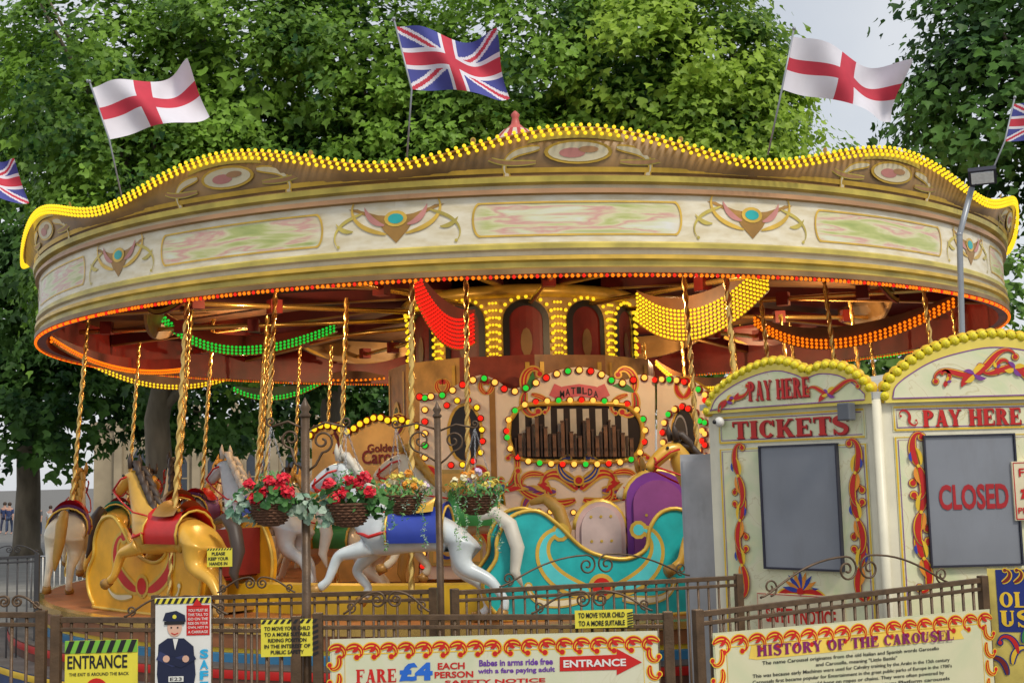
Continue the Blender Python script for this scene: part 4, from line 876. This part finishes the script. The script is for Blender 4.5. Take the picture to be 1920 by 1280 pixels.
def basket(px,py,Y,w,hang,kind,lab,seed):
    rnd=random.Random(seed); B=at(px,py,Y); s=Y/F; r=w*s/2; root=empty('hanging_basket',B-Vector((0,0,r*.95)),lab,'flower basket','hanging flower baskets')
    mb=MB(); prf=[(.0,-.95),(.35,-.93),(.62,-.75),(.82,-.4),(.95,0),(1.02,.06),(.95,.08),(.85,0)]
    mb.lathe([(a*r,b*r) for a,b in prf],c=B,seg=32,mi=0)
    for j in range(8):
        zz=-.82+.12*j; rr=np.interp(zz,[-.95,-.75,-.4,0,.1],[.35,.62,.82,.95,1.0])*r+.003
        mb.tube([B+Vector((rr*math.cos(a)+.004*math.cos(16*a+PI*(j%2))*math.cos(a),rr*math.sin(a)+.004*math.cos(16*a+PI*(j%2))*math.sin(a),zz*r)) for a in np.linspace(0,2*PI,65)],.006,5,0,False)
    mb.build('bowl',[wick],root)
    H=at(hang[0],hang[1],Y)
    for a in(30,150,270):
        mb=MB(); e=B+Vector((r*math.cos(R_(a)),r*math.sin(R_(a)),.02)); d=H-e; n_=int(d.length/.022)
        for i in range(n_):
            c=e+d*((i+.5)/n_); dn=d.normalized(); sd_=dn.orthogonal().normalized(); sd_=Matrix.Rotation(PI/2*(i%2),3,dn)@sd_
            mb.tube([c+dn*.013*math.sin(t)+sd_*.006*math.cos(t) for t in np.linspace(0,2*PI,7)],.0018,4,0,False)
        mb.build('chain',[steel],root)
    if kind=='red':
        mb=MB(); leafblob(mb,B+Vector((0,0,.05)),130,.03,(r*1.55,r*1.2,r*.8),0,rnd); leafblob(mb,B+Vector((-r*1.1,-.03,-.02)),55,.028,(r*.8,r*.6,r*.8),1,rnd); leafblob(mb,B+Vector((r*1.2,-.02,0)),40,.028,(r*.7,r*.5,r*.6),1 if seed%2 else 0,rnd)
        leafblob(mb,B+Vector((0,.02,r*1.1)),90,.03,(r*.7,r*.5,r*.45),2,rnd,shape=1)
        mb.build('foliage',[lf1,lf2,lf3],root)
        heads=[(-.75,.95),(-.15,.55),(.5,.85),(.1,1.05),(.95,.55),(-.5,.3),(.75,1.15)]
        for hx,hz in heads:
            mb=MB(); c=B+Vector((hx*r,-r*.75-rnd.random()*.03,hz*r)); leafblob(mb,c,46,.016,(.036,.03,.034),0,rnd); mb.build('flower_head',[fl_r],root)
    else:
        mb=MB(); leafblob(mb,B+Vector((0,0,.04)),420,.034,(r*1.5,r*1.2,r*.75),0,rnd,shape=1)
        for sx in(-.9,-.5,.1,.7,1.05):
            Ln=rnd.uniform(.8,2.8)*r
            for k in range(int(Ln/.012)): leafblob(mb,B+Vector((sx*r+.012*math.sin(k*.5),-r*.85,-.012*k)),3,.02,(.014,.014,.014),rnd.choice((0,1)),rnd,shape=1)
        mb.build('foliage',[lf3,lf2],root)
        for i in range(16):
            mb=MB(); a=rnd.uniform(-1.2,1.2); c=B+Vector((a*r,-r*(.5+.4*rnd.random()),r*(.5+.75*rnd.random())*(1.2-abs(a)*.5))); mt=[fl_y,fl_o,fl_c,fl_p,fl_y][i%5]
            leafblob(mb,c,16,.017,(.024,.02,.022),0,rnd); mb.build('flower_head',[mt],root)
basket(508,946,7.2,84,(508,800),'red','wicker basket of red geraniums hanging left of the tall post with white edged leaves',1)
basket(655,946,7.25,88,(648,800),'red','wicker basket of red geraniums hanging right of the tall post',2)
basket(757,930,9.0,74,(742,802),'y','wicker basket of orange and yellow flowers partly behind the red geraniums',3)
basket(893,928,9.0,78,(890,802),'y','wicker basket of yellow and lilac flowers with long trailing greens',4)
# ------------------------------------------------------------------ SIGNS
sy=M('sign_yellow',(.8,.7,.06),.4,0,.08,3,grime=.2); sw=M('sign_white',(.72,.7,.5),.4,0,.05)
def sign(name,P,x0,y0,x1,y1,lab,base,edge=None,off=.03):
    a=P.uv(x0,y1); b_=P.uv(x1,y0); root=empty(name,P.w((a[0]+b_[0])/2,min(a[1],b_[1]),off),lab,'sign')
    mb=MB(); mb.slab(P.w,[a,(b_[0],a[1]),b_,(a[0],b_[1])],off,off+.008,0); mb.build('board',[base],root); return root,a,b_,off+.011
PS=Plane((PF.P0.x,PF.P0.y),0)
root,a,b_,o0=sign('entrance_sign',PS,125,1196,262,1330,'yellow entrance sign with green and black hazard stripe, bottom left',sy)
mb=MB(); 
def hazard(mb,P,u0,v0,u1,v1,off,mi,n,vert=False):
    if not vert:
        w_=(u1-u0)/n; h_=v1-v0
        for i in range(n): 
            x=u0+i*w_; mb.poly(P.w,[(x,v0),(x+w_*.5,v0),(min(u1,x+w_*.95),v1),(x+w_*.45,v1)],off,mi)
    else:
        h_=(v1-v0)/n
        for i in range(n):
            y=v0+i*h_; mb.poly(P.w,[(u0,y),(u1,y+h_*.4),(u1,y+h_*.9),(u0,y+h_*.5)],off,mi)
mb.rect(PS.w,a[0],b_[1]-.07,b_[0],b_[1],o0,1); hazard(mb,PS,a[0],b_[1]-.07,b_[0],b_[1],o0+.002,0,7)
text(mb,PS.w,'ENTRANCE',*PS.uv(131,1252),*PS.uv(243,1224),o0,0,.02); text(mb,PS.w,'THE EXIT IS AROUND THE BACK',*PS.uv(134,1265),*PS.uv(246,1256),o0,0,.015)
mb.disc(PS.w,PS.uv(185,1290),.065,o0,2,20)
mb.build('lettering',[black,M('sign_green',(.2,.5,.05),.5),red],root)
root,a,b_,o0=sign('safety_sign',PS,296,1116,400,1330,'white and red safety sign with a cartoon police officer',white,off=.05)
mb=MB(); U=lambda x,y:PS.uv(x,y); Ud=lambda x,y:PS.uv(x,y+10)
mb.rect(PS.w,*U(296,1130),*U(400,1117),o0,1); hazard(mb,PS,*U(296,1130),*U(400,1117),o0+.002,0,9)
mb.rect(PS.w,*U(355,1188),*U(398,1131),o0,2); mb.poly(PS.w,[U(366,1133),U(375,1119),U(385,1133)],o0+.003,2)
for i,s_ in enumerate(('YOU MUST BE','THIS TALL TO','GO ON THE','RIDE ON YOUR','OWN, NOT IN','A CARRIAGE')):
    text(mb,PS.w,s_,*U(358,1144+i*8),*U(395,1138+i*8),o0+.003,3,.01)
mb.poly(PS.w,[Ud(311,1150),Ud(316,1136),Ud(336,1132),Ud(352,1140),Ud(354,1152),Ud(333,1156)],o0+.002,4)
mb.disc(PS.w,Ud(333,1143),.012,o0+.004,1,10)
mb.disc(PS.w,Ud(333,1163),.042,o0+.001,5,18,.052); mb.rect(PS.w,*Ud(314,1158),*Ud(352,1151),o0+.005,0)
for q in(-1,1): mb.disc(PS.w,Ud(333+q*6,1163),.005,o0+.004,0,8)
mb.ribbon(PS.w,[Ud(327,1173),Ud(333,1176),Ud(340,1173)],.005,o0+.004,2)
mb.poly(PS.w,[Ud(300,1250),Ud(303,1195),Ud(320,1183),Ud(350,1183),Ud(368,1198),Ud(372,1250),Ud(362,1310),Ud(308,1310)],o0+.0005,4)
mb.ribbon(PS.w,[Ud(302,1215),Ud(330,1228),Ud(352,1222)],.05,o0+.003,6); mb.ribbon(PS.w,[Ud(370,1215),Ud(345,1230),Ud(320,1222)],.045,o0+.005,4)
for x,y in((318,1221),(354,1221)): mb.disc(PS.w,Ud(x,y),.02,o0+.007,5,10)
mb.poly(PS.w,[Ud(330,1184),Ud(334,1205),Ud(340,1184)],o0+.004,3)
mb.rect(PS.w,*Ud(322,1264),*Ud(350,1253),o0+.006,3); text(mb,PS.w,'E23',*Ud(325,1262),*Ud(347,1255),o0+.008,0,.01)
for i,ch in enumerate('SAFE'): text(mb,PS.w,ch,*U(380,1230+i*20),*U(396,1213+i*20),o0+.003,7,.04)
mb.build('printed_picture',[black,sy,red,white,navy,M('print_skin',(.7,.42,.3),.5),M('print_navy',(.03,.04,.12),.5),M('print_cyan',(.02,.4,.7),.5)],root)
def warn(name,P,x0,y0,x1,y1,lines,lab,off,side=True,hz=True):
    root,a,b_,o0=sign(name,P,x0,y0,x1,y1,lab,sy,off=off); mb=MB(); h_=(b_[1]-a[1])
    if hz: hazard(mb,P,a[0],b_[1]-h_*.11,b_[0],b_[1],o0,0,9)
    if side: hazard(mb,P,a[0]+(b_[0]-a[0])*.9,a[1],b_[0],b_[1]-h_*.12,o0+.002,0,6,True)
    n_=len(lines); v=b_[1]-h_*(.16 if hz else .06); st_=(h_*(.8 if hz else .9))/n_; uu=a[0]+(b_[0]-a[0])*.06; um=a[0]+(b_[0]-a[0])*.86; mxl=max(len(x) for x in lines)
    for i,s_ in enumerate(lines):
        wd=(um-uu)*len(s_)/mxl; cxx=(uu+um)/2; text(mb,P.w,s_,cxx-wd/2,v-st_*(i+.82),cxx+wd/2,v-st_*(i+.15),o0+.001,0,.03)
    mb.build('lettering',[black],root)
warn('warning_sign',PS,491,1158,598,1230,['TO MOVE YOUR CHILD','TO A MORE SUITABLE','RIDING POSITION','IN THE INTEREST OF','PUBLIC SAFETY'],'yellow warning sign with black hazard edge beside the tall basket post',.016)
warn('warning_sign',PS,1078,1140,1185,1176,['TO MOVE YOUR CHILD','TO A MORE SUITABLE'],'yellow warning sign fixed above the fare sign',.03,hz=False)
PQ=Plane(at(414,1040,11.2).to_tuple()[:2],0)
warn('warning_sign',PQ,390,1026,437,1062,['PLEASE','KEEP YOUR','HANDS IN'],'small yellow warning sign near the carousel platform at left',.03,side=False)
mb=MB(); u=PQ.uv(414,1060); mb.tube([PQ.w(u[0],0,.01),PQ.w(u[0],u[1]+.1,.01)],.015,8); mb.build('sign_post',[iron],label='thin brown post under the small yellow warning sign',cat='post')
def border(mb,P,a,b_,off,bw,n):
    L=(b_[0]-a[0])/n
    for i in range(n):
        x=a[0]+L*(i+.5); y=b_[1]-bw*.55; q=1 if i<n/2 else -1; h0=0 if q>0 else PI; oo=off+.0003*(i%4)
        pcurl(mb,P.w,(x-q*L*.55,y-bw*.18),h0+q*.9,L*1.6,-q*2.4,-q*7.5,bw*.42,oo,1,0,1,e=bw*.07)
        petal(mb,P.w,(x-q*L*.2,y-bw*.3),h0+q*.2,L*.55,bw*.26,off+.005,0,q*1.2)
    m_=max(2,int((b_[1]-a[1])/(L*1.0)))
    for q,x in((1,a[0]+bw*.55),(-1,b_[0]-bw*.55)):
        for i in range(m_):
            y=b_[1]-bw-(i+.5)*(b_[1]-a[1]-bw)/m_; pcurl(mb,P.w,(x,y+L*.4),-PI/2+q*.5,L*1.3,-q*1.8,-q*7.5,bw*.36,off,1,0,1,e=bw*.07)
def framed(P,x0,y0,x1,y1,name,lab,n,off=.035,base=None,rim=None):
    base=base or marb2
    root,a,b_,o0=sign(name,P,x0,y0,x1,y1,lab,base,off=off); mb=MB(); bw=.085
    mb.rect(P.w,a[0]+.008,a[1],b_[0]-.008,b_[1]-.008,o0,2); mb.rect(P.w,a[0]+bw,a[1],b_[0]-bw,b_[1]-bw,o0+.002,3)
    border(mb,P,a,b_,o0+.003,bw,n)
    mb.ribbon(P.w,[(a[0]+bw,a[1]),(a[0]+bw,b_[1]-bw),(b_[0]-bw,b_[1]-bw),(b_[0]-bw,a[1])],.006,o0+.004,1)
    mb.build('border',[red,yellow,rim or sw,base],root); return root,a,b_,o0+.004
sblue=M('sign_blue',(.02,.14,.6),.4); spurp=M('sign_purple',(.15,.04,.34),.4); splum=M('sign_plum',(.22,.015,.12),.4)
root,a,b_,o0=framed(PS,623,1180,1231,1420,'fare_sign','fare sign with red and yellow scroll border and a red entrance arrow',19)
mb=MB(); serif(mb,PS.w,'FARE',*U(670,1277),*U(745,1250),o0,0); text(mb,PS.w,'£4',*U(750,1274),*U(812,1238),o0+.001,1,.05)
text(mb,PS.w,'EACH',*U(822,1252),*U(872,1238),o0+.001,0,.03); text(mb,PS.w,'PERSON',*U(816,1268),*U(888,1254),o0+.001,0,.03)
text(mb,PS.w,'Babes in arms ride free',*U(899,1246),*U(1036,1230),o0+.001,2,.03); text(mb,PS.w,'with a fare paying adult',*U(897,1262),*U(1040,1246),o0+.001,2,.03)
text(mb,PS.w,'SAFETY NOTICE',*U(835,1280),*U(1022,1267),o0+.001,0,.03)
mb.poly(PS.w,[U(1049,1255),U(1155,1252),U(1155,1262),U(1202,1238),U(1155,1213),U(1155,1224),U(1049,1228)],o0+.001,0); text(mb,PS.w,'ENTRANCE',*U(1056,1248),*U(1172,1231),o0+.004,3,.03)
mb.build('lettering',[red,sblue,spurp,white],root)
root,a,b_,o0=framed(PH,1338,1140,1846,1400,'history_board','history board with purple heading on a yellow ribbon and scroll border',17,base=marb3,rim=M('sign_cream_yellow',(.7,.66,.42),.4))
V_=lambda x,y:PH.uv(x,y)
mb=MB(); hb=[V_(1395,1232),V_(1400,1206),V_(1780,1168),V_(1800,1172),V_(1790,1182),V_(1797,1195),V_(1410,1234)]
mb.poly(PH.w,hb[::-1],o0,1)
def slt(s_,x0,x1,y,h_,off,mi,bold,ser=False):
    A_=V_(x0,y); B_=V_(x1,y-(x1-x0)*.085); sl=(B_[1]-A_[1])/(B_[0]-A_[0]); f=lambda u,v,o:PH.w(u,v+sl*(u-A_[0]),o)
    hh=V_(x0,y-h_)[1]-A_[1]
    if ser: serif(mb,f,s_,A_[0],A_[1],B_[0],A_[1]+hh,off,mi)
    else: text(mb,f,s_,A_[0],A_[1],B_[0],A_[1]+hh,off,mi,bold)
slt('HISTORY OF THE CAROUSEL',1410,1776,1228,21,o0+.003,0,.02,True)
for i,(s_,x0,x1) in enumerate((('The name Carousel originates from the old Italian and Spanish words Garosello',1420,1750),('and Carosella, meaning "Little Battle"',1520,1672),('This was because early Machines were used for Calvalry training by the Arabs in the 12th century',1402,1770),('Carousels first became popular for Entertainment in the great public parks of Europe in the 1700\'s',1402,1774),('where the animals would hang on ropes or chains. They were often powered by',1420,1760),('steam when installed. By the mid 19th century Platform carousels',1410,1770))):
    slt(s_,x0,x1,1247+i*11.5-(x0-1402)*.085,9,o0+.002,2,.012)
mb.build('lettering',[splum,M('ribbon_yellow',(.85,.6,.1),.4),black],root)
root,a,b_,o0=sign('carousel_sign',PE,1872,1064,2050,1400,'blue and yellow sign with large gold lettering cut by the right edge',M('sign_gold',(.66,.52,.12),.4,0,.2,6),off=.04)
mb=MB(); Ue=lambda x,y:PE.uv(x,y)
mb.rect(PE.w,*Ue(1873,1182),*Ue(2050,1066),o0,0); serif(mb,PE.w,'OLDEN',*Ue(1874,1136),*Ue(2000,1108),o0+.003,2); serif(mb,PE.w,'USEL',*Ue(1876,1172),*Ue(1988,1143),o0+.003,2)
for i in range(4): pcurl(mb,PE.w,Ue(1878+i*22,1090),R_(20),.12,1,7,.025,o0+.002,2,1)
for i in range(4): pcurl(mb,PE.w,Ue(1888+i*10,1262-i*20),R_(90),.2,(-1)**i*1,(-1)**i*8,.03,o0+.002+.001*i,0,(1,2,3,4)[i])
mb.build('lettering',[M('sign_dark_blue',(.015,.03,.2),.4),dred,yellow,red,green],root)
# ------------------------------------------------------------------ crowd barriers behind
for i in range(5):
    xl=60+i*112; P=Plane(at(xl,1000,27.2).to_tuple()[:2],0)
    root=empty('crowd_barrier',P.w(.6,0),['first','second','third','fourth','fifth'][i]+' pale steel barrier from the left behind the carousel platform','barrier','pale steel barriers behind the carousel')
    mb=MB(); mb.tube([P.w(0,0),P.w(0,1.1),P.w(1.25,1.1),P.w(1.25,0)],.022,8); mb.tube([P.w(0,.15),P.w(1.25,.15)],.018,6); mb.build('frame',[steel],root)
    mb=MB(); 
    for k in range(1,10): mb.tube([P.w(k*.125,.15),P.w(k*.125,1.1)],.013,6)
    mb.build('bars',[white],root)
# ------------------------------------------------------------------ people far left
def person(px,Y,sc_,top_c,leg_c,hair_c,lab,stride=.18,face=1):
    a=at(px,1000,Y); root=empty('person',(a.x,a.y,0),lab,'person'); h=sc_; s=stride
    V=[(0,0,.95),(0,0,1.2),(0,0,1.42),(0,0,1.52),(0,0,1.66),(.1,0,.92),(.1,s,.5),(.1,s*.9,.08),(.1,s*.9+.14*face*-1,.04),(-.1,0,.92),(-.1,-s,.5),(-.1,-s*1.3,.1),(-.1,-s*1.3-.14*face,.04),(.2,0,1.4),(.24,-s*.5,1.12),(.24,-s,.88),(.24,-s*1.1,.8),(-.2,0,1.4),(-.24,s*.5,1.12),(-.24,s*.7,.88),(-.24,s*.7,.8)]
    E=[(0,1),(1,2),(2,3),(3,4),(0,5),(5,6),(6,7),(7,8),(0,9),(9,10),(10,11),(11,12),(2,13),(13,14),(14,15),(15,16),(2,17),(17,18),(18,19),(19,20)]
    Rd=[.12,.12,.12,.05,.1,.085,.06,.04,.04,.085,.06,.04,.04,.055,.042,.032,.035,.055,.042,.032,.035]
    me=skin_mesh('body',[tuple(c*h for c in v) for v in V],E,[r*h for r in Rd],1,skin); o=bpy.data.objects.new('body',me); C.objects.link(o); o.parent=root
    def sub(name,ids,mat,k):
        mp={i:j for j,i in enumerate(ids)}; e=[(mp[a],mp[b]) for a,b in E if a in mp and b in mp]
        me=skin_mesh(name,[tuple(c*h for c in V[i]) for i in ids],e,[Rd[i]*h*k for i in ids],1,mat); o=bpy.data.objects.new(name,me); C.objects.link(o); o.parent=root
    sub('trousers',[0,5,6,7,9,10,11],leg_c,1.14); sub('shirt',[1,0,2,13,14,17,18],top_c,1.16)
    mb=MB(); mb.ball((0,.015*h,1.70*h),.115*h,0,10,7,(1,1,1.0)); mb.build('hair',[hair_c],root,world=False)
hb_=M('hair_brown',(.05,.03,.02),.7); jn=M('denim',(.04,.06,.12),.8); kh=M('khaki',(.25,.2,.14),.8); cb_=M('cloth_blue',(.03,.05,.14),.8); cw=M('cloth_white',(.6,.6,.58),.8); cg=M('cloth_grey',(.12,.12,.13),.8)
person(8,72,1,cb_,navy,hb_,'person in dark blue walking at the far left edge'); person(17,70,1,cb_,jn,hb_,'person in a navy jacket second from the left edge',.12)
person(71,66,.95,cg,jn,hb_,'person in grey just right of the big trunk'); person(94,66,.9,cw,jn,hb_,'person in a white top standing near the tree trunk',.1); person(36,90,1,cw,kh,hb_,'distant person in pale clothes left of the trunk')
# ------------------------------------------------------------------ stone building
st_m=M('stone',(.36,.29,.19),.8,0,.2,.6,.3,bscale=8); PD=Plane(at(200,900,95).to_tuple()[:2],0)
bd=empty('stone_building',PD.w(8,0),'long low sand coloured stone building with pointed windows seen through the carousel','building')
a=PD.uv(200,900)[0]; 
mb=MB(); mb.slab(PD.w,[(a-1,0),(a+40,0),(a+40,7),(a-1,7)],-8,0); mb.slab(PD.w,[(a-1.2,7),(a+40.2,7),(a+40.2,7.5),(a-1.2,7.5)],-8.2,.25); mb.build('wall',[st_m],bd)
for i in range(13):
    u=a+1+3*i; mb=MB(); mb.slab(PD.w,[(u-.3,0),(u+.3,0),(u+.3,8.4),(u,9),(u-.3,8.4)],.0,.5); mb.build('buttress',[st_m],bd)
    mb=MB(); q=[(u+.7,1.2),(u+2.3,1.2),(u+2.3,4.2),(u+1.9,5.1),(u+1.5,5.7),(u+1.1,5.1),(u+.7,4.2)]; mb.poly(PD.w,q,.02,0); mb.ribbon(PD.w,q+[q[0]],.18,.06,1); mb.ribbon(PD.w,[(u+1.5,1.2),(u+1.5,5.5)],.12,.05,1); mb.ribbon(PD.w,[(u+.7,3),(u+2.3,3)],.1,.055,1); mb.build('window',[M('window_dark',(.05,.06,.08),.2),st_m],bd)
# ------------------------------------------------------------------ TREES
LS=np.array([(0,0,0),(.08,.40,.05),(.40,.52,.10),(.5,.2,.0),(1,0,-.12),(.5,-.2,.0),(.40,-.52,.10),(.08,-.40,.05)])
def crown_mesh(name,blobs,ncl,per,size,mat,seed,core=0,keep=True,cs=1.7):
    r=np.random.default_rng(seed); wt=np.array([(b[3]*b[4]*b[5])**.67 for b in blobs]); wt/=wt.sum()
    P_=[];N_=[];S_=[]
    def gen(n,rl,rh,cnt,spread,sz,flat):
        c=0;tries=0
        while c<n and tries<n*30:
            tries+=1; b=blobs[r.choice(len(blobs),p=wt)]; d=r.normal(size=3); d/=np.linalg.norm(d); 
            if d[2]<-.7: continue
            rr=rl+(rh-rl)*r.random()**.6; ce=np.array(b[:3])+d*np.array(b[3:6])*rr
            if keep:
                q=proj(*ce)
                if ce[1]<2 or q[0]<-250 or q[0]>2170 or q[1]<-180: continue
                if d[1]>.35 and r.random()<.8: continue
            c+=1; out=d/np.array(b[3:6]); out/=np.linalg.norm(out)
            k=int(cnt*r.uniform(.6,1.4)); off=r.normal(size=(k,3))*spread*r.uniform(.6,1.3); off[:,2]*=flat; 
            p=ce+off; p[:,2]-=.3*np.linalg.norm(off[:,:2],axis=1)
            nn=out*.7+np.array([0,-.3,.7])+r.normal(size=(k,3))*.5+off*.6; nn/=np.linalg.norm(nn,axis=1)[:,None]
            P_.append(p);N_.append(nn);S_.append(sz*r.uniform(.6,1.25,size=k))
    gen(ncl,.74,1.06,per,.36,size,.6)
    if core: gen(core,.25,.7,36,.6,size*cs,.8)
    P=np.concatenate(P_);N=np.concatenate(N_);S=np.concatenate(S_); n=len(P)
    t=r.normal(size=(n,3)); t[:,2]-=.8; t-=N*(t*N).sum(1)[:,None]; t/=np.linalg.norm(t,axis=1)[:,None]; b=np.cross(N,t)
    vs=P[:,None,:]+S[:,None,None]*(LS[None,:,0,None]*t[:,None,:]+LS[None,:,1,None]*b[:,None,:]+LS[None,:,2,None]*N[:,None,:])
    me=bpy.data.meshes.new(name); me.vertices.add(n*8); me.vertices.foreach_set('co',vs.astype(np.float32).ravel())
    li=np.array([0,4,3,2,1, 0,7,6,5,4]); loops=(np.arange(n)[:,None]*8+li[None,:]).ravel(); me.loops.add(n*10); me.loops.foreach_set('vertex_index',loops.astype(np.int32))
    me.polygons.add(n*2); me.polygons.foreach_set('loop_start',(np.arange(n*2)*5).astype(np.int32)); me.polygons.foreach_set('loop_total',np.full(n*2,5,dtype=np.int32))
    me.update(calc_edges=True); me.materials.append(mat); return me,n
bark=M('bark',(.17,.14,.10),.9,0,.4,3,.6,bscale=12,stretch=(1,1,.3))
def tree(base,blobs,ncl,per,size,mat,seed,lab,core=60,tr=.45,limbs=10,keep=True):
    root=empty('plane_tree',(base[0],base[1],0),lab,'tree','leafy trees around the carousel'); r=random.Random(seed)
    B=Vector((base[0],base[1],0)); top=Vector((sum(b[0] for b in blobs)/len(blobs),sum(b[1] for b in blobs)/len(blobs),max(b[2]+b[5]*.5 for b in blobs)))
    mb=MB(); H=top.z; fork=B+Vector((r.uniform(-.2,.2),0,max(2.8,H*.3))); mb.tube([B,B+Vector((0,0,.4)),B+(fork-B)*.5+Vector((.08,0,0)),fork,(fork+top)/2+Vector((.4,0,0)),top],[tr*1.3,tr,tr*.85,tr*.75,tr*.4,.05],12); mb.build('trunk',[bark],root)
    mb=MB()
    for i in range(limbs):
        b=blobs[i%len(blobs)]; e=Vector(b[:3])+Vector((r.uniform(-.7,.7)*b[3],r.uniform(-.7,.5)*b[4],r.uniform(-.3,.7)*b[5])); s_=fork+(top-fork)*r.uniform(0,.5); m_=(s_+e)/2+Vector((r.uniform(-.5,.5),r.uniform(-.5,.5),r.uniform(0,.8)))
        mb.tube(smooth([s_,m_,e],4),[tr*.35*(1-.85*k/8) for k in range(9)],7)
    mb.build('limbs',[bark],root)
    me,n=crown_mesh('crown',blobs,ncl,per,size,mat,seed,core,keep); o=bpy.data.objects.new('crown',me); C.objects.link(o); me.transform(Matrix.Translation((-base[0],-base[1],0))); o.parent=root
    return n
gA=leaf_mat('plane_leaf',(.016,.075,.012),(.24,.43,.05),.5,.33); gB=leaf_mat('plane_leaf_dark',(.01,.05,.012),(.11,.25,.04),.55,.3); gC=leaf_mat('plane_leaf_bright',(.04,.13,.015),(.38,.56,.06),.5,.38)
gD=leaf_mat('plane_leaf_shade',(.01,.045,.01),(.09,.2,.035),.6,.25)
tot=0
tot+=tree((-9.5,33),[(-8.5,31,8.5,3.4,3.2,4.5),(-10.5,31,12.5,3,3,3.5),(-6.6,31,12.8,3.0,3,3.2),(-5.6,30.5,8.2,2.6,2.6,3.4)],430,88,.19,gA,3,'broad leafy tree behind the left part of the canopy',90)
tot+=tree((-.5,32),[(-1.5,31,9.5,3.6,3.2,3.4),(.8,31,12.4,4,3.2,3.6),(-3.6,31,12.6,2.6,3,3.2),(2.6,31,9.4,3,3,3.2)],430,88,.19,gA,4,'broad leafy tree directly behind the top of the canopy',90)
tot+=tree((6.2,31),[(4.4,30,9.5,2.6,2.8,3),(4.0,30,12.4,2.7,3,3.2),(5.7,30,11.2,1.8,2.6,3.0),(6.6,30,8.4,1.9,2.6,2.6),(7.6,30,7.4,1.3,2,1.6)],370,88,.19,gC,5,'bright yellow green tree behind the right half of the canopy',70)
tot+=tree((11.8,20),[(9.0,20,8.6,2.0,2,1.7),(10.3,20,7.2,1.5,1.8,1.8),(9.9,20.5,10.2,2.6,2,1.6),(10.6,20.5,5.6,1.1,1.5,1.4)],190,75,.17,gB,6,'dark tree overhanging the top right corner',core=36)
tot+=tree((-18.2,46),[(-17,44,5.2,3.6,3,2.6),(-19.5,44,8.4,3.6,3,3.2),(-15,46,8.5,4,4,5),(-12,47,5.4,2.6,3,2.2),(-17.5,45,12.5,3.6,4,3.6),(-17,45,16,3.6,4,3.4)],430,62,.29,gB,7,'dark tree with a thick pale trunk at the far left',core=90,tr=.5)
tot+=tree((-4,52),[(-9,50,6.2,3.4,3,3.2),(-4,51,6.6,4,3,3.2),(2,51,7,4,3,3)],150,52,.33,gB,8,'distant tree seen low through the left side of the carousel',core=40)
tot+=tree((14,50),[(9,50,6.8,4,3,3.2),(14,50,6.8,4,3,3.4),(19,50,8.5,4,3,5)],100,50,.33,gA,9,'distant tree seen low behind the right side of the canopy',core=26)
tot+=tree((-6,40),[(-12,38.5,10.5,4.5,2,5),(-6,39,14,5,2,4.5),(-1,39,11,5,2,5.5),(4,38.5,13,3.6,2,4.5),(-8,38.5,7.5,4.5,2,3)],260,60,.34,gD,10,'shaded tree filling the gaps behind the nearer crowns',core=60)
hg=leaf_mat('hedge_leaf',(.02,.07,.02),(.1,.2,.05),3)
me,n=crown_mesh('hedge',[(-9+1.6*i,44,.55,1.1,.7,.75) for i in range(9)],70,50,.16,hg,21,20,False); o=bpy.data.objects.new('hedge',me); C.objects.link(o); tag(o,'low clipped green hedge beyond the barriers','hedge')
print('LEAVES',tot,n)
